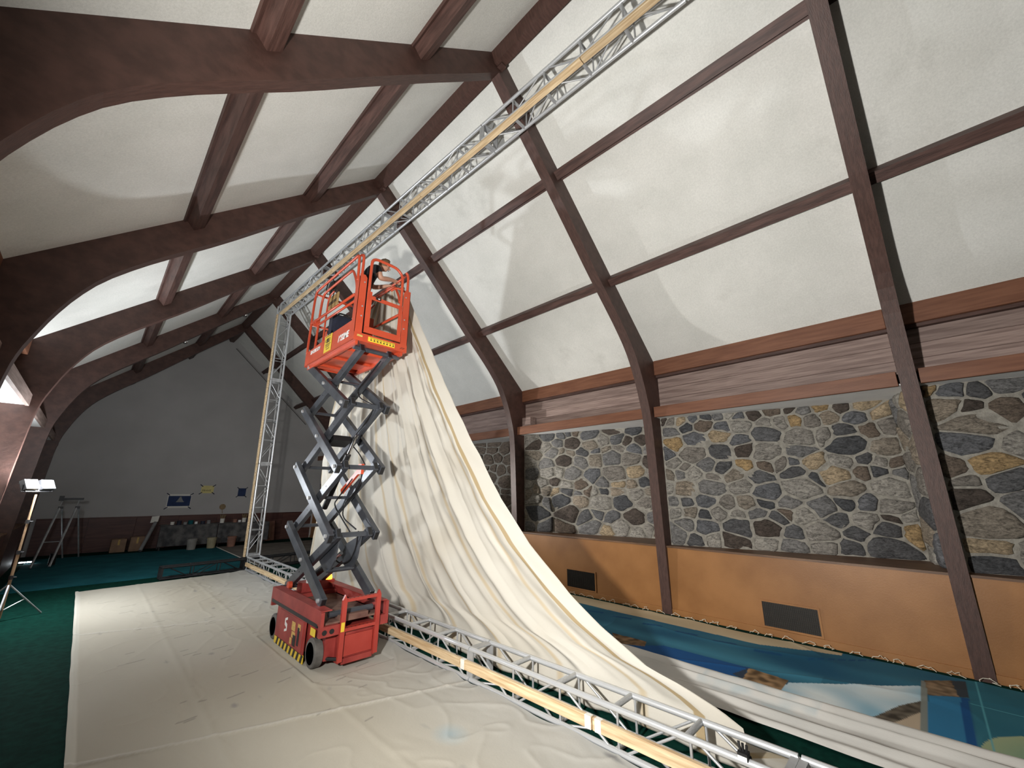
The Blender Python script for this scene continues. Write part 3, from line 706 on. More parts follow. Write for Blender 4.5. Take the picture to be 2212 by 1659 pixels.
# chassis
ch = part('chassis', 'red_dusty', lift, lambda b: (b.box(2.30, 2.90, 5.36, 7.0, .10, .42), b.box(2.24, 2.96, 5.72, 6.74, .12, .50)))
for s, x0, x1 in ((-1, 2.18, 2.205), (1, 2.995, 3.02)):
    part('side_rail', 'red_dusty', ch, lambda b: (b.box(x0, x1, 5.305, 7.049, .50, .655), b.box(min(x0, x0+s*-.10), max(x1, x1-s*.10), 5.27, 7.09, .655, .665)))
    part('bumper_strip', 'black', ch, lambda b: b.box(x0-.006 if s < 0 else x0, x1 if s < 0 else x1+.006, 5.35, 7.05, .475, .515))
    part('side_skirt', 'red_dusty', ch, lambda b: b.box(x0+.006, x1-.004, 5.72, 6.78, .10, .48))
    part('corner_box', 'red_dusty', ch, lambda b: (b.box(2.17 if s < 0 else 2.86, 2.40 if s < 0 else 3.03, 5.24, 5.30, .39, .50), b.box(2.17 if s < 0 else 2.99, 2.21 if s < 0 else 3.03, 5.24, 5.304, .501, .654)))
    part('rear_corner', 'red_dusty', ch, lambda b: b.box(2.18 if s < 0 else 2.8, 2.40 if s < 0 else 3.02, 7.05, 7.10, .42, .654))
part('battery_door', 'red_dusty', ch, lambda b: b.box(2.176, 2.188, 5.76, 6.64, .125, .455))
for yy, zz, w_, h_ in ((5.86, .17, .06, .20), (5.97, .14, .09, .12)): part('door_slot', 'black', ch, lambda b: b.box(2.172, 2.177, yy, yy+w_, zz, zz+h_))
# pale S badge on the battery door
bg = MB(); cx, cz = 6.36, .315
for s in (1, -1):
    P = [(.042, .092), (-.046, .066), (-.046, -.010), (.012, -.028), (.012, .002), (-.018, .012), (-.018, .046), (.042, .062)]
    bg.prism([(2.1745, cx-s*a, cz+s*b_) for a, b_ in P], (.002, 0, 0))
bg.build('badge', 'white', ch)
for (y0, y1, z0, z1) in ((6.02, 6.14, .30, .40), (6.0, 6.12, .22, .29), (5.84, 5.93, .34, .41), (6.10, 6.16, .14, .21)): part('warning_sticker', 'label_tan', ch, lambda b: b.box(2.1735, 2.1765, y0, y1, z0, z1))
part('warning_sticker', 'yellow', ch, lambda b: b.box(2.166, 2.170, 5.36, 5.50, .38, .46))
part('pothole_guard', 'yellow', ch, lambda b: b.box(2.186, 2.198, 5.70, 6.78, .015, .105))
for k in range(8): part('hazard_stripe', 'black', ch, lambda b: b.prism([(2.184, 5.73+k*.13, .017), (2.184, 5.79+k*.13, .017), (2.184, 5.75+k*.13, .103), (2.184, 5.69+k*.13, .103)], (.003, 0, 0)))
part('tray', 'tray', lift, lambda b: (b.box(2.24, 2.96, 5.30, 7.05, .50, .52), b.box(2.42, 2.78, 5.30, 5.56, .52, .57)))
part('rear_cover', 'red_dusty', lift, lambda b: (b.prism([(2.42, 6.75, .52), (2.98, 6.75, .52), (2.98, 7.08, .52), (2.42, 7.08, .52)], (0, 0, .05)), b.prism([(2.5, 6.85, .57), (2.98, 6.85, .57), (2.98, 7.06, .57), (2.5, 7.06, .57)], (0, 0, .13))))
part('lifting_lug', 'red', lift, lambda b: b.lathe([(.03, 0), (.05, 0), (.05, .05), (.03, .05)], (2.30, 6.86, .70), 'X', 14))
part('amber_beacon', 'amber', lift, lambda b: b.lathe([(.045, 0), (.045, .04), (.036, .065), (0, .075)], (2.90, 6.88, .70), 'Z', 14))
part('white_cap', 'white', lift, lambda b: b.lathe([(.04, 0), (.04, .03), (.025, .05), (0, .055)], (2.58, 6.82, .70), 'Z', 14))
# step ladder on the end
ld = part('end_plate', 'red_dusty', lift, lambda b: (b.box(2.42, 2.88, 5.255, 5.36, .07, .40), b.box(2.46, 2.84, 5.235, 5.255, .06, .12)))
for x0 in (2.395, 2.835): part('ladder_side', 'red_low', lift, lambda b: b.prism([(x0, 5.20, .10), (x0+.055, 5.20, .10), (x0+.055, 5.20, .76), (x0+.028, 5.20, .815), (x0, 5.20, .76)], (0, .035, 0)))
for z, d in ((.735, .05), (.415, .09)): part('ladder_step', 'red_low', lift, lambda b: b.box(2.45, 2.835, 5.195, 5.195+d, z, z+.035))
for k in range(7):
    for z in (.771, .451): part('tread_hole', 'black', lift, lambda b: b.box(2.475+k*.05, 2.49+k*.05, 5.205, 5.215, z-.002, z+.0015))
part('front_panel', 'red_low', lift, lambda b: b.box(2.47, 2.83, 5.235, 5.256, .14, .36))
part('warning_sticker', 'yellow', lift, lambda b: b.box(2.398, 2.44, 5.195, 5.199, .42, .52))
part('axle_tube', 'arm', lift, lambda b: b.tube([(2.32, 5.40, .58), (2.88, 5.40, .58)], .035, 12))
for x0 in (2.225, 2.31): part('lamp_hole', 'black', lift, lambda b: b.lathe([(.028, 0), (.028, .004)], (x0, 5.235, .44), 'Y', 14))
part('steering_link', 'black', lift, lambda b: (b.box(2.33, 2.40, 5.40, 5.50, .08, .38), b.tube([(2.33, 5.38, .12), (2.42, 5.27, .12)], .02, 8)))
# wheels
for x0, s in ((2.20, -1), (2.90, 1)):
    for y in (5.53, 6.95):
        wh = part('wheel', 'rubber', lift, lambda b: b.lathe([(.118, 0), (.150, .004), (.160, .015), (.160, .095), (.150, .106), (.118, .11), (.118, 0)], (x0, y, .167), 'X', 28), smooth=False)
        part('rim', 'rubber_dark', wh, lambda b: b.lathe([(.118, .035), (.05, .035), (.045, .012 if s < 0 else .098), (.0, .012 if s < 0 else .098)] if s < 0 else [(.118, .075), (.05, .075), (.045, .098), (0, .098)], (x0, y, .167), 'X', 24))
        part('axle_nut', 'arm', wh, lambda b: b.lathe([(.02, .004), (.02, .03)] if s < 0 else [(.02, .08), (.02, .106)], (x0, y, .167), 'X', 6))
# scissor arms
ZF = [.72, 1.47, 2.35, 3.23, 4.00]; ZR = [.66, 1.50, 2.40, 3.30, 4.06]; YFr, YRr = 5.57, 7.08
for k in range(4):
    for x in (2.285, 2.915):
        p, q = V((x, YRr, ZR[k+1])), V((x, YFr, ZF[k])); d = (q-p).normalized()
        a = part('scissor_arm', 'arm', lift, lambda b: b.bar(p-d*.06, q+d*.07, .036, .066, (0, 0, 1)), bevel=.006)
        e = -1 if x < 2.6 else 1
        for c in (p, (p+q)/2, q): part('pivot_pin', 'alu_dull', a, lambda b: b.lathe([(.026, 0), (.026, .025)], (x+e*.036-(0 if e > 0 else .025), c.y, c.z), 'X', 6))
        part('end_socket', 'black', a, lambda b: b.bar(q+d*.0705, q+d*.072, .026, .054, (0, 0, 1)))
    for x in (2.385, 2.815):
        p, q = V((x, YFr-(.12 if k == 3 else 0), ZF[k+1])), V((x, YRr, ZR[k])); d = (q-p).normalized()
        a = part('scissor_arm', 'arm', lift, lambda b: b.bar(p-d*.07, q+d*.06, .034, .064, (0, 0, 1)), bevel=.006)
        part('end_socket', 'black', a, lambda b: b.bar(p-d*.072, p-d*.0705, .024, .052, (0, 0, 1)))
        for c in (.3, .7): part('bolt_hole', 'black', a, lambda b: b.lathe([(.012, 0), (.012, .002)], (x-.0365, (p+(q-p)*c).y, (p+(q-p)*c).z), 'X', 8))
for k in range(1, 4):
    part('cross_tube', 'arm', lift, lambda b: b.bar((2.26, YFr+.0, ZF[k]), (2.94, YFr, ZF[k]), .03, .03))
    part('cross_tube', 'arm', lift, lambda b: b.tube([(2.26, YRr, ZR[k]), (2.94, YRr, ZR[k])], .026, 10))
    part('cross_tube', 'arm', lift, lambda b: b.tube([(2.30, 6.33, (ZF[k]+ZR[k])/2+.45), (2.90, 6.33, (ZF[k]+ZR[k])/2+.45)], .022, 8))
part('top_roller_tube', 'arm', lift, lambda b: b.tube([(2.27, 5.43, 4.02), (2.98, 5.43, 4.02)], .032, 12))
part('bottom_tube', 'arm', lift, lambda b: b.tube([(2.28, YRr, .64), (2.92, YRr, .64)], .03, 10))
# lift cylinders, gusset plates, safety prop, hoses
part('lift_cylinder', 'black', lift, lambda b: b.tube([(2.60, 6.75, .80), (2.60, 6.20, 1.05)], .05, 14))
part('piston_rod', 'chrome', lift, lambda b: b.tube([(2.60, 6.20, 1.05), (2.60, 5.86, 1.21)], .026, 12))
for x in (2.44, 2.74):
    part('gusset_plate', 'arm', lift, lambda b: b.prism([(x, 5.60, 1.46), (x, 5.68, 1.15), (x, 5.80, 1.02), (x, 5.98, .98), (x, 6.2, 1.10), (x, 6.05, 1.30)], (.02, 0, 0)))
part('gusset_brace', 'arm', lift, lambda b: b.tube([(2.42, 5.88, 1.0), (2.80, 5.88, 1.0)], .03, 10))
part('lift_cylinder', 'black', lift, lambda b: b.tube([(2.60, 6.62, 1.78), (2.60, 5.98, 2.55)], .042, 14))
part('piston_rod', 'chrome', lift, lambda b: b.tube([(2.60, 5.98, 2.55), (2.60, 5.75, 2.82)], .022, 12))
part('cylinder_bracket', 'black', lift, lambda b: b.prism([(2.46, 6.22, 2.78), (2.46, 6.45, 2.70), (2.46, 6.42, 2.84), (2.46, 6.28, 2.86)], (.28, 0, 0)))
part('safety_prop', 'red', lift, lambda b: (b.bar((2.64, 5.60, 2.33), (2.64, 6.15, 2.02), .018, .035), b.box(2.62, 2.66, 5.55, 5.65, 2.26, 2.40)))
for pts in ([(2.70, 5.62, 1.50), (2.74, 5.72, 1.30), (2.72, 5.82, 1.10), (2.66, 6.0, 1.04), (2.62, 6.3, 1.16)], [(2.68, 5.60, 2.38), (2.72, 5.76, 2.12), (2.74, 6.0, 1.98), (2.72, 6.2, 1.86), (2.66, 6.1, 1.66), (2.70, 5.7, 1.52)],
            [(2.76, 5.62, 3.24), (2.74, 5.8, 3.02), (2.76, 6.1, 2.92), (2.72, 6.2, 2.74), (2.74, 5.9, 2.56), (2.70, 5.62, 2.40)], [(2.76, 5.55, 3.95), (2.72, 5.9, 3.72), (2.75, 6.25, 3.60), (2.74, 6.1, 3.45), (2.76, 5.66, 3.28)], [(2.58, 5.62, 1.50), (2.60, 5.9, 1.62), (2.60, 6.3, 1.84), (2.62, 6.2, 1.94), (2.62, 5.8, 2.2)]):
    part('hydraulic_hose', 'hose', lift, lambda b: b.tube(smooth3(pts), .010, 6), smooth=True)
# platform
part('platform_floor', 'red', lift, lambda b: b.box(2.21, 3.01, 5.29, 7.17, 4.10, 4.135))
for x0 in (2.24, 2.95): part('floor_beam', 'red', lift, lambda b: b.box(x0, x0+.035, 5.32, 7.16, 4.03, 4.10))
for y0 in (5.75, 6.3, 6.85): part('floor_rib', 'red', lift, lambda b: b.box(2.275, 2.95, y0, y0+.04, 4.06, 4.10))
def rr(pts, r=.019, name='guard_rail', m='red', n=8, k=2): return part(name, m, lift, lambda b: b.tube(smooth3(pts, k) if k else pts, r, n), smooth=True)
for s, xo in ((-1, 2.195), (1, 3.02)):
    xin = xo-s*.055
    sp = part('side_panel', 'red', lift, lambda b: b.prism([(xo, 5.29, 4.08), (xo, 7.18, 4.08), (xo, 7.18, 4.36), (xo, 6.74, 4.40), (xo, 6.70, 4.22), (xo, 6.42, 4.22), (xo, 6.40, 4.56), (xo, 6.34, 4.56), (xo, 6.34, 4.40), (xo, 5.29, 4.40)] if 0 else [(xo, 5.29, 4.08), (xo, 7.18, 4.08), (xo, 7.18, 4.32), (xo, 6.42, 4.36), (xo, 6.40, 4.50), (xo, 6.34, 4.50), (xo, 6.32, 4.39), (xo, 5.29, 4.40)], (-s*.006, 0, 0)))
    part('panel_lip', 'red', sp, lambda b: b.box(min(xo, xo-s*.045), max(xo, xo-s*.045), 5.29, 7.18, 4.075, 4.085))
    rr([(xo, 7.13, 4.30), (xo, 7.12, 5.30), (xo, 7.06, 5.455), (xo, 6.9, 5.46), (xo, 5.55, 5.46), (xo, 5.40, 5.46), (xo, 5.38, 5.30), (xo, 5.36, 5.02)], .020)
    rr([(xin, 6.95, 4.30), (xin, 6.92, 5.22), (xin, 6.82, 5.355), (xin, 6.7, 5.36), (xin, 5.80, 5.36), (xin, 5.70, 5.34), (xin, 5.55, 5.12), (xin, 5.50, 4.98)], .020)
    rr([(xo, 7.12, 4.86), (xo, 5.42, 4.81)], .020, k=0); rr([(xin, 6.93, 4.80), (xin, 5.46, 4.76)], .018, k=0)
    rr([(xin, 6.62, 4.30), (xin, 6.62, 5.12), (xin, 6.55, 5.22), (xin, 6.40, 5.24)], .014)
    for y in (7.0, 6.93): part('rail_clamp', 'red', lift, lambda b: b.box(min(xo, xin)-.01, max(xo, xin)+.01, y-.03, y+.01, 4.80, 4.88))
# entry end: plates, gate
for (x0, x1, e) in ((2.19, 2.30, 1), (2.91, 3.025, -1)):
    pl = part('end_post', 'red', lift, lambda b: (b.prism([(x0, 5.28, 4.14), (x1, 5.28, 4.14), (x1, 5.28, 5.06), (x1-.03 if e > 0 else x1, 5.28, 5.10), (x0 if e > 0 else x0+.03, 5.28, 5.10), (x0, 5.28, 5.04)], (0, .006, 0)), b.box(x0 if e > 0 else x1-.006, x0+.006 if e > 0 else x1, 5.28, 5.40, 4.14, 5.06)))
    for z in (4.45, 4.60, 4.98): part('bolt_head', 'alu_dull', pl, lambda b: b.lathe([(.012, 0), (.012, .006)], ((x0+x1)/2+.02*e, 5.273, z), 'Y', 6))
    xm = x0+.035 if e > 0 else x1-.05
    rr([(xm, 5.30, 5.00), (xm, 5.30, 5.36), (xm, 5.32, 5.43), (xm+.0, 5.40, 5.46)] if e > 0 else [(xm, 5.30, 5.0), (xm, 5.30, 5.33), (xm-.02, 5.30, 5.40), (xm-.05, 5.30, 5.42)], .021)
part('end_sill', 'red', lift, lambda b: b.box(2.19, 3.025, 5.276, 5.286, 4.075, 4.195))
gt = part('gate', 'red', lift, lambda b: b.tube(smooth3([(2.345, 5.285, 4.22), (2.345, 5.285, 5.30), (2.355, 5.285, 5.385), (2.42, 5.285, 5.425), (2.60, 5.285, 5.425), (2.76, 5.285, 5.415), (2.85, 5.285, 5.34), (2.875, 5.285, 5.24), (2.875, 5.285, 4.22)], 2), .022, 10), smooth=True)
for (x0, x1, z0, z1) in ((2.32, 2.90, 4.215, 4.31), (2.391, 2.834, 4.745, 4.80), (2.33, 2.39, 4.311, 4.86), (2.835, 2.895, 4.311, 4.80)): part('gate_plate', 'red', gt, lambda b: b.box(x0, x1, 5.262, 5.274, z0, z1))
part('gate_latch', 'black', gt, lambda b: b.box(2.45, 2.53, 5.255, 5.262, 4.765, 4.80))
part('gate_latch_mark', 'white', gt, lambda b: b.box(2.485, 2.51, 5.253, 5.2555, 4.775, 4.79))
# far end rails
rr([(2.2, 7.15, 5.44), (3.01, 7.15, 5.44)], .02, k=0); rr([(2.2, 7.15, 4.85), (3.01, 7.15, 4.85)], .02, k=0)
part('end_panel', 'red', lift, lambda b: b.box(2.2, 3.015, 7.17, 7.178, 4.08, 4.36))
part('control_cover', 'red', lift, lambda b: b.box(2.78, 2.96, 6.35, 6.9, 4.45, 4.95))
rr([(3.00, 5.36, 5.10), (3.0, 5.50, 5.22), (2.95, 5.62, 5.28), (2.90, 5.70, 5.24)], .018)
# decals
XA, YA = (0, -1, 0), (0, 0, 1)
text('model_number', '1932ME', .135, (2.188, 5.83, 4.165), XA, YA, 'white', lift, sx=.84, shear=.18, bold=.035)
text('maker_name', 'SINOBOOM', .088, (2.188, 6.93, 4.235), XA, YA, 'white', lift, sx=.88, bold=.03)
ys = part('inspection_sticker', 'yellow', lift, lambda b: b.box(2.1885, 2.1905, 6.07, 6.35, 4.115, 4.395))
MATS['stk'] = MATS['yellow']
text('sticker_letters', 'BIU', .10, (2.187, 6.27, 4.27), XA, YA, 'print', ys, sx=.85, bold=.03)
for z, y0, y1 in ((4.375, 6.12, 6.31), (4.245, 6.10, 6.30), (4.225, 6.12, 6.29), (4.20, 6.14, 6.28), (4.165, 6.13, 6.26)): part('sticker_line', 'print', ys, lambda b: b.box(2.1868, 2.1885, y0, y1, z-.005, z+.004))
for z in (4.32, 4.295): part('sticker_line', 'print', ys, lambda b: b.box(2.1868, 2.1885, 6.285, 6.335, z-.005, z+.004))
es = part('warning_strip', 'yellow', lift, lambda b: b.prism([(2.40, 5.272, 4.10), (2.82, 5.272, 4.10), (2.82, 5.272, 4.17), (2.40, 5.272, 4.17)], (0, .004, 0)))
for k in range(8): part('warning_pictogram', 'print', es, lambda b: (b.prism([(2.43+k*.05, 5.2705, 4.118), (2.46+k*.05, 5.2705, 4.118), (2.445+k*.05, 5.2705, 4.145)], (0, .0015, 0)), b.box(2.425+k*.05, 2.462+k*.05, 5.2705, 5.272, 4.152, 4.158)))
part('small_sticker', 'label_tan', lift, lambda b: b.box(2.235, 2.315, 5.272, 5.276, 4.135, 4.165))
for k in range(4): part('pen_scribble', 'print', lift, lambda b: b.bar((2.91+k*.018, 5.274, 4.115+.01*(k % 2)), (2.935+k*.018, 5.274, 4.145), .002, .003, (0, 1, 0)))
for zz in (1.18, 1.08, .98):
    yy = YFr+(YRr-YFr)*(zz-ZF[0])/(ZR[1]-ZF[0]); part('capacity_sticker', 'yellow', lift, lambda b: b.bar((2.2515, yy-.05, zz-.025), (2.2515, yy+.05, zz+.027), .001, .025, (0, 0, 1)))

# things carried on the platform
o = MB().box(2.40, 2.42, 6.62, 7.06, 5.14, 5.38).build('plywood_sign', 'ply', bevel=.002); tag(o, 'brown plywood notice board with stencil marks tied inside the platform rails', 'board')
for k in range(5): MB().box(2.397, 2.40, 6.68+k*.07, 6.72+k*.07, 5.22, 5.28).build('stencil_mark', 'print', o)
t = thing('black_work_light', 'round black fan-shaped work light hung on the platform rail', 'lamp', (2.45, 7.0, 5.5))
part('housing', 'black', t, lambda b: b.lathe([(.0, -.05), (.09, -.045), (.13, 0), (.12, .03), (.0, .03)], (2.42, 6.98, 5.60), 'X', 24), smooth=True)
part('guard_ring', 'black', t, lambda b: b.tube([(2.37, 6.98+.15*math.cos(a), 5.60+.15*math.sin(a)) for a in [k*math.pi/12 for k in range(25)]], .010, 6, False))
part('yoke', 'black', t, lambda b: b.tube([(2.42, 6.86, 5.56), (2.42, 6.90, 5.40), (2.42, 7.06, 5.40), (2.42, 7.10, 5.56)], .01, 6))
o = MB().box(2.44, 2.90, 6.80, 7.04, 4.14, 5.06).build('tool_bag', 'navy', bevel=.05); tag(o, 'tall dark navy tool bag standing on the platform floor', 'bag')
part('carry_handle', 'black', o, lambda b: b.tube(smooth3([(2.55, 6.92, 5.06), (2.57, 6.92, 5.12), (2.75, 6.92, 5.12), (2.77, 6.92, 5.06)], 2), .014, 8))

# ------------------------------------------------------------------ the worker on the platform
def skin_mesh(name, verts, edges, rad, root, sub=2):
    me = bpy.data.meshes.new(name); me.from_pydata(verts, edges, []); o = bpy.data.objects.new(name, me); COL.objects.link(o)
    o.modifiers.new('skin', 'SKIN'); sv = me.skin_vertices[0].data
    for i, r in enumerate(rad): sv[i].radius = (r, r) if not isinstance(r, tuple) else r
    sv[root].use_root = True
    m = o.modifiers.new('sub', 'SUBSURF'); m.levels = sub; m.render_levels = sub
    bpy.context.view_layer.update()
    out = bpy.data.meshes.new_from_object(o.evaluated_get(bpy.context.evaluated_depsgraph_get())); bpy.data.objects.remove(o); return out
VJ = {}; verts = []; edges = []; rads = []
def J(n, p, r, par=None):
    VJ[n] = len(verts); verts.append(p); rads.append(r)
    if par: edges.append((VJ[par], VJ[n]))
FL = 4.137
J('pelvis', (2.50, 5.90, 5.06), (.155, .12)); J('waist', (2.53, 5.89, 5.22), (.135, .11), 'pelvis'); J('chest', (2.575, 5.87, 5.42), (.165, .12), 'waist'); J('upper', (2.635, 5.85, 5.555), (.12, .10), 'chest')
J('neck', (2.715, 5.83, 5.63), .056, 'upper'); J('skull', (2.775, 5.815, 5.665), .072, 'neck'); J('head', (2.825, 5.80, 5.70), (.088, .098), 'skull'); J('face', (2.875, 5.785, 5.675), .062, 'head')
for s, nm in ((-1, 'r'), (1, 'l')):
    J(nm+'sh', (2.615, 5.86+s*.19, 5.53), .068, 'upper')
    if s < 0:
        J('rel', (2.665, 5.63, 5.345), .048, 'rsh'); J('rfa', (2.80, 5.665, 5.40), .042, 'rel'); J('rwr', (2.925, 5.71, 5.445), .030, 'rfa'); J('rpa', (2.985, 5.73, 5.455), (.036, .024), 'rwr')
    else:
        J('lel', (2.76, 6.10, 5.40), .048, 'lsh'); J('lfa', (2.87, 6.03, 5.42), .042, 'lel'); J('lwr', (2.955, 5.97, 5.455), .030, 'lfa'); J('lpa', (3.0, 5.94, 5.465), (.036, .024), 'lwr')
    J(nm+'hip', (2.495, 5.90+s*.09, 5.00), .10, 'pelvis'); J(nm+'kn', (2.545, 5.90+s*.11, 4.60), .068, nm+'hip'); J(nm+'an', (2.50, 5.90+s*.12, 4.24), .046, nm+'kn')
    J(nm+'he', (2.49, 5.90+s*.12, FL+.045), .045, nm+'an'); J(nm+'to', (2.63, 5.90+s*.13, FL+.036), .040, nm+'he')
for nm, s in (('r', -1), ('l', 1)):
    base = V(verts[VJ[nm+'pa']])
    for k, (dy, ln) in enumerate(((-.030, .055), (-.010, .066), (.010, .062), (.028, .05))):
        J(f'{nm}f{k}a', tuple(base+V((.030, dy, .004))), .0095, nm+'pa'); J(f'{nm}f{k}b', tuple(base+V((.030+ln*.6, dy*1.1, -.006))), .0085, f'{nm}f{k}a'); J(f'{nm}f{k}c', tuple(base+V((.030+ln*.75, dy*1.1, -.036))), .0075, f'{nm}f{k}b')
    J(nm+'t1', tuple(base+V((-.01, -s*.03, -.01))), .010, nm+'pa'); J(nm+'t2', tuple(base+V((.03, -s*.042, -.028))), .009, nm+'t1')
me = skin_mesh('body', verts, edges, rads, 0)
for m in ('skin', 'shirt', 'denim', 'hair', 'black'): me.materials.append(MATS[m])
me.materials[0] = MATS['skin'] if len(me.materials) else None
while len(me.materials) > 5: me.materials.pop()
jn = [(n, V(verts[i])) for n, i in VJ.items()]
idx = {m.name: i for i, m in enumerate(me.materials)}
for f in me.polygons:
    c = f.center; nm = min(jn, key=lambda q: (q[1]-c).length)[0]
    if nm in ('pelvis', 'rhip', 'lhip', 'rkn', 'lkn', 'ran', 'lan'): k = 'denim'
    elif nm in ('rhe', 'lhe', 'rto', 'lto'): k = 'black'
    elif nm in ('waist', 'chest', 'upper', 'rsh', 'lsh'): k = 'shirt'
    else: k = 'skin'
    if k == 'skin' and nm in ('rel', 'lel', 'rfa', 'lfa') and 5.72 < c.y < 6.02 and c.x < 2.70: k = 'shirt'
    if c.z < 5.12 and k == 'shirt': k = 'denim'
    f.material_index = idx[k]; f.use_smooth = True
ws = thing('person', 'person in a black t-shirt bending over the platform rail, holding the canvas edge', 'person', (2.5, 5.9, FL))
for v in me.vertices: v.co -= V((2.5, 5.9, FL))
link(bpy.data.objects.new('body', me), ws, (2.5, 5.9, FL))
hc = V((2.815, 5.805, 5.715)); hx = V((.92, -.1, -.38)).normalized()
hb = MB()
for i in range(9):
    for j in range(14):
        th = math.pi*i/8; ph = 2*math.pi*j/14; d = V((math.sin(th)*math.cos(ph), math.sin(th)*math.sin(ph), math.cos(th)))
        r = .117+.008*nz(d.x*6, d.y*6, d.z*6)
        if d.dot(hx) > .25 and d.z < .78: r = .070
        if d.z < -.45: r = .075
        hb.v.append(hc+V((d.x*r*1.02, d.y*r*.86, d.z*r)))
for i in range(8):
    for j in range(14): hb.f.append((i*14+j, i*14+(j+1) % 14, (i+1)*14+(j+1) % 14, (i+1)*14+j)); hb.mi.append(0)
hb.build('hair', 'hair', ws, smooth=True)
fy = V((2.905, 5.776, 5.672))
part('nose', 'skin', ws, lambda b: b.tube([(2.858, 5.785, 5.695), (2.886, 5.780, 5.655), (2.862, 5.783, 5.642)], [.008, .014, .010], 8), smooth=True)
for s in (-1, 1):
    part('eye', 'print', ws, lambda b: b.lathe([(0, -.008), (.008, 0), (0, .008)], (2.868, 5.785+s*.030, 5.690), 'Z', 8))
    part('ear', 'skin', ws, lambda b: b.lathe([(0, -.010), (.026, -.004), (.030, .004), (0, .010)], (2.815, 5.80+s*.090, 5.685), 'Y', 10), smooth=True)
part('mouth', 'print', ws, lambda b: b.bar((2.862, 5.768, 5.622), (2.862, 5.800, 5.622), .003, .004))
# ------------------------------------------------------------------ things on the right wall
for k, (yc, lb) in enumerate(((1.71, 'dark metal vent grille low in the orange wainscot, nearer the camera'), (5.37, 'dark metal vent grille low in the shaded wainscot beside the canvas edge'), (9.03, 'dark metal vent grille in the wainscot behind the hanging canvas'))):
    t = thing('vent_grille', lb, 'vent', (7.46, yc, .12), 'wainscot vent grilles')
    part('frame', 'wains', t, lambda b: (b.box(7.462, 7.475, yc-.37, yc+.37, .10, .125), b.box(7.462, 7.475, yc-.37, yc+.37, .455, .48), b.box(7.462, 7.475, yc-.37, yc-.345, .125, .455), b.box(7.462, 7.475, yc+.345, yc+.37, .125, .455)))
    part('backing', 'print', t, lambda b: b.box(7.472, 7.475, yc-.345, yc+.345, .125, .455))
    part('louvres', 'grille', t, lambda b: ([b.box(7.463, 7.472, yc-.345+q*.0235-.004, yc-.345+q*.0235+.004, .125, .455) for q in range(1, 30)], [b.box(7.465, 7.470, yc-.345, yc+.345, .125+q*.03-.003, .125+q*.03+.003) for q in range(1, 11)]))
o = MB().box(7.45, 7.66, 6.72, 7.0, 3.632, 3.86).build('shelf_box', 'plank', bevel=.004); tag(o, 'small brown wooden box on the ledge beside the timber column', 'box')
# spot fixtures under the arches
for (x, z, lb) in ((2.51, 7.53, 'small chrome spotlight under the arch near the ridge'), (1.18, 6.24, 'small chrome spotlight under the arch farther down the left roof')):
    t = thing('ceiling_spotlight', lb, 'spotlight', (x, 14.62, z), 'chrome spotlights on the roof arch')
    part('stem', 'chrome', t, lambda b: b.tube([(x, 14.6, z+.14), (x, 14.66, z+.02)], .012, 8)); part('can', 'chrome', t, lambda b: b.lathe([(.03, -.08), (.055, -.05), (.055, .07), (.045, .07)], (x, 14.66, z), 'Y', 16), smooth=True)
# ------------------------------------------------------------------ far end of the hall
def sheet(name, m, label, poly, z=.012):
    n = MB(); n.prism([(x, y, .002) for x, y in poly], (0, 0, z)); o = n.build(name, m); tag(o, label, 'cloth'); return o
sheet('teal_sheet', 'teal', 'dull teal canvas sheet on the floor before the far tables', [(-.9, 13.5), (3.66, 13.6), (3.70, 19.1), (-.9, 19.3)])
sheet('grey_sheet', 'sheet', 'grey-brown sheet on the floor right of the teal one', [(3.72, 13.65), (7.3, 13.7), (7.3, 19.0), (3.74, 19.1)])
part('sheet_edge', 'paper', bpy.data.objects['grey_sheet'], lambda b: b.box(3.70, 3.735, 13.6, 19.1, .012, .020))
def table(label, x0, x1, y0=19.25, y1=19.95, h=.82):
    t = thing('covered_table', label, 'table', ((x0+x1)/2, (y0+y1)/2, 0), 'covered work tables along the far wall')
    part('table_top', 'farwood', t, lambda b: b.box(x0, x1, y0, y1, h-.03, h))
    for x in (x0+.06, x1-.06):
        for y in (y0+.06, y1-.06): part('leg', 'blackmetal', t, lambda b: b.box(x-.02, x+.02, y-.02, y+.02, 0, h-.03))
    def fn(u, v):
        x = lerp(x0-.02, x1+.02, u)
        if v < .45: return V((x, lerp(y1, y0-.02, v/.45), h+.006))
        q = (v-.45)/.55; return V((x, y0-.03-.025*q*(1+math.sin(u*40+3*nz(u*9, 2))), h+.006-q*(h*.84)))
    grid('cloth_cover', 'tablecloth', 60, 24, fn, parent=t)
    return t
table('dark cloth covered table under the blue framed print', 2.03, 3.66); table('dark cloth covered table reaching behind the upright truss', 3.72, 5.4)
def cyl(name, m, label, cat, x, y, z, r, h, group=None, taper=1.0, lid=None):
    t = MB().lathe([(r*taper, 0), (r, h), (r*.9, h), (r*.85*taper, .02), (0, .02)], (x, y, z), 'Z', 16).build(name, m, org=(x, y, z)); tag(t, label, cat, group)
    part('rim', m, t, lambda b: b.lathe([(r*1.0, h-.015), (r*1.05, h-.015), (r*1.05, h), (r*1.0, h)], (x, y, z), 'Z', 16))
    return t
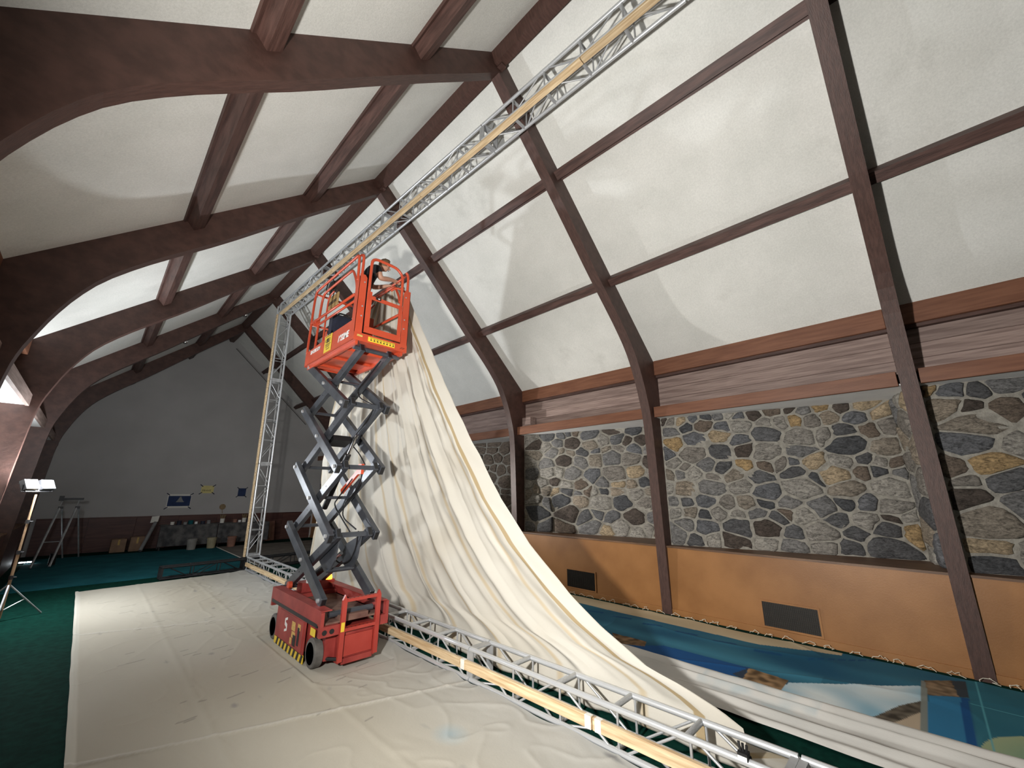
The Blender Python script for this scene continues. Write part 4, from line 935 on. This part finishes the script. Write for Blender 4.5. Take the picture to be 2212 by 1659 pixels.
for i, (x, y, m, lb) in enumerate(((2.92, 18.82, 'bucket', 'pale plastic bucket in front of the left covered table'), (3.5, 18.85, 'bucket_y', 'yellowish plastic bucket between the two covered tables'), (4.12, 18.85, 'kraft', 'brown bucket in front of the right covered table'), (4.75, 18.8, 'grey', 'grey bucket beside the upright truss'))):
    b = cyl('paint_bucket', m, lb, 'bucket', x, y, .016, .15, .36, 'buckets before the far tables', .82)
    part('bail_handle', 'alu_dull', b, lambda q: q.tube([(x+.155*math.cos(a), y-.10*math.sin(a), .33-.06*math.sin(a)) for a in [k*math.pi/8 for k in range(9)]], .005, 5))
cans = [(2.35, 'paper', .06, .10), (2.52, 'navy', .07, .14), (2.70, 'grey', .06, .09), (2.88, 'teal', .08, .13), (3.05, 'white', .05, .08), (3.22, 'navy', .07, .10), (3.40, 'grey', .06, .12), (4.28, 'kraft', .07, .12), (4.44, 'white', .05, .08), (4.72, 'navy', .10, .14), (4.92, 'grey', .07, .17), (5.1, 'kraft', .06, .10), (5.25, 'white', .05, .12)]
cname = {'paper': 'cream', 'navy': 'dark blue', 'grey': 'grey', 'teal': 'teal', 'white': 'white', 'kraft': 'brown'}
seen = {}
for x, m, r, h in cans:
    tb_ = 'left' if x < 3.7 else 'right'; key = (m, tb_); seen[key] = seen.get(key, 0)+1
    side = '' if sum(1 for q in cans if q[1] == m and (q[0] < 3.7) == (x < 3.7)) == 1 else (', left one' if seen[key] == 1 else ', right one')
    cyl('paint_can', m, f'{cname[m]} paint can standing on the {tb_} covered table{side}', 'can', x, 19.5+.12*math.sin(x*9), .829, r, h, 'paint cans on the far tables')
for x, lb in ((3.85, 'jar of upright paint brushes on the near end of the right table'), (4.58, 'tall jar of paint brushes further along the right table')):
    t = thing('brush_jar', lb, 'jar', (x, 19.55, .829)); part('jar', 'paper', t, lambda b: b.lathe([(.07, 0), (.075, .16), (.066, .16), (.06, .02), (0, .02)], (x, 19.55, .829), 'Z', 14))
    for k in range(7):
        a = k*.9; part('brush', 'brush', t, lambda b: b.tube([(x+.02*math.cos(a), 19.55+.02*math.sin(a), .86), (x+.09*math.cos(a), 19.55+.07*math.sin(a), 1.12+.03*math.sin(k*3))], [.006, .018], 6))
t = thing('paper_roll', 'rolled paper leaning with a cream sheet at the left table end', 'roll', (1.75, 19.5, 0))
part('tube', 'grey', t, lambda b: b.tube([(1.60, 19.25, .05), (1.90, 19.85, .92)], .055, 12)); part('loose_sheet', 'paper', t, lambda b: b.prism([(1.76, 19.93, .90), (1.97, 19.93, .94), (1.99, 19.95, 1.14), (1.78, 19.95, 1.12)], (0, .01, 0)))
for x, h, lb in ((1.05, .42, 'brown cardboard box by the far wall, left one of two'), (1.52, .46, 'brown cardboard box by the far wall, right one of two')):
    o = MB().box(x-.19, x+.19, 19.75, 20.15, 0, h).build('cardboard_box', 'card', bevel=.004); tag(o, lb, 'box', 'cardboard boxes by the far wall'); MB().box(x-.025, x+.025, 19.745, 19.75, h*.55, h-.005).build('tape_strip', 'label_tan', o); MB().box(x-.19, x+.19, 19.74, 19.75, h-.01, h).build('flap', 'card', o)
o = MB().bar((5.72, 20.05, 0.01), (5.70, 20.23, .78), .20, .012, (0, 1, 0)).build('leaning_board', 'kraft', bevel=.003); tag(o, 'reddish brown board leaning on the dark wainscot behind the upright truss', 'board')
part('batten', 'card', o, lambda b: b.bar((5.72, 20.03, .12), (5.70, 20.19, .70), .03, .012, (0, 1, 0)))
# papers taped to the far wall
def paper(name, label, m, x0, x1, z0, z1, sk=.0):
    o = MB().prism([(x0, YF-.006, z0), (x1, YF-.006, z0), (x1+sk, YF-.006, z1), (x0+sk, YF-.006, z1)], (0, .005, 0)).build(name, m); tag(o, label, 'paper')
    for x, z in ((x0, z0), (x1, z0), (x0+sk, z1), (x1+sk, z1)):
        part('tape_corner', 'navy', o, lambda b: b.bar((x-.05, YF-.008, z-.04 if (x < (x0+x1)/2) == (z < (z0+z1)/2) else z+.04), (x+.05, YF-.008, z+.04 if (x < (x0+x1)/2) == (z < (z0+z1)/2) else z-.04), .002, .015, (0, 0, 1)))
    return o
pp = paper('taped_print', 'white bordered print with a dark blue picture taped to the far wall', 'paper', 2.14, 2.85, 1.39, 1.89)
MB().prism([(2.16, YF-.009, 1.455), (2.84, YF-.009, 1.455), (2.84, YF-.009, 1.83), (2.16, YF-.009, 1.83)], (0, .002, 0)).build('dark_picture', 'paper_b', pp)
MB().prism([(2.40, YF-.011, 1.60), (2.65, YF-.011, 1.60), (2.58, YF-.011, 1.70), (2.54, YF-.011, 1.80), (2.50, YF-.011, 1.80), (2.46, YF-.011, 1.70)], (0, .002, 0)).build('pale_figure', 'grey', pp)
pp = paper('yellow_paper', 'yellow paper with dark lettering taped to the far wall', 'paper_y', 3.11, 3.52, 1.93, 2.22)
text('note_letters', 'FRNVE', .10, (3.14, YF-.008, 2.0), (1, 0, 0), (0, 0, 1), 'print', pp)
paper('blue_square', 'dark blue sheet taped to the far wall left of the upright truss', 'paper_b', 4.37, 4.65, 1.81, 2.13)
o = MB().lathe([(.0, 0), (.11, .0), (.10, .012), (0, .014)], (3.92, YF-.015, 1.40), 'Y', 18).build('round_brush', 'brush'); tag(o, 'round brown brush head hanging on the far wall above the right table', 'brush')
part('handle', 'brush', o, lambda b: b.bar((3.92, YF-.01, 1.32), (3.95, YF-.01, 1.15), .012, .008))
# ladder-like trestle at the far left
t = thing('trestle', 'tall pale trestle with a dark top beam at the far left', 'trestle', (-.3, 18, 0))
part('top_beam', 'black', t, lambda b: (b.box(-.54, -.05, 17.95, 18.05, 1.74, 1.80), b.box(-.56, -.46, 17.93, 18.07, 1.72, 1.86)))
for x in (-.48, -.14):
    part('hinge_plate', 'black', t, lambda b: b.box(x-.05, x+.05, 17.92, 18.08, 1.50, 1.56)); part('hanger', 'alu_dull', t, lambda b: b.tube([(x, 18, 1.75), (x-.02, 18, 1.55)], .015, 6))
    part('leg', 'alu_dull', t, lambda b: b.tube([(x-.02, 17.95, 1.53), (x-.22, 17.0, .042)], .026, 8)); part('leg', 'alu_dull', t, lambda b: b.tube([(x+.02, 18.05, 1.53), (x+.30, 19.0, .034)], .018, 8))
part('spreader', 'alu_dull', t, lambda b: b.tube([(-.62, 17.4, .64), (-.28, 17.4, .64)], .012, 6))
t = thing('floor_light', 'low two-tube light glowing on the floor at the far left', 'lamp', (-.85, 18.4, 0))
part('base', 'black', t, lambda b: b.box(-1.02, -.70, 18.36, 18.46, .015, .04))
for x in (-1.0, -.85): part('light_tube', 'lens_dim', t, lambda b: b.box(x, x+.13, 18.35, 18.42, .04, .065))
o = cyl('dark_bottle', 'black', 'dark spray bottle standing under the trestle', 'bottle', -.35, 17.6, .016, .07, .30, None)
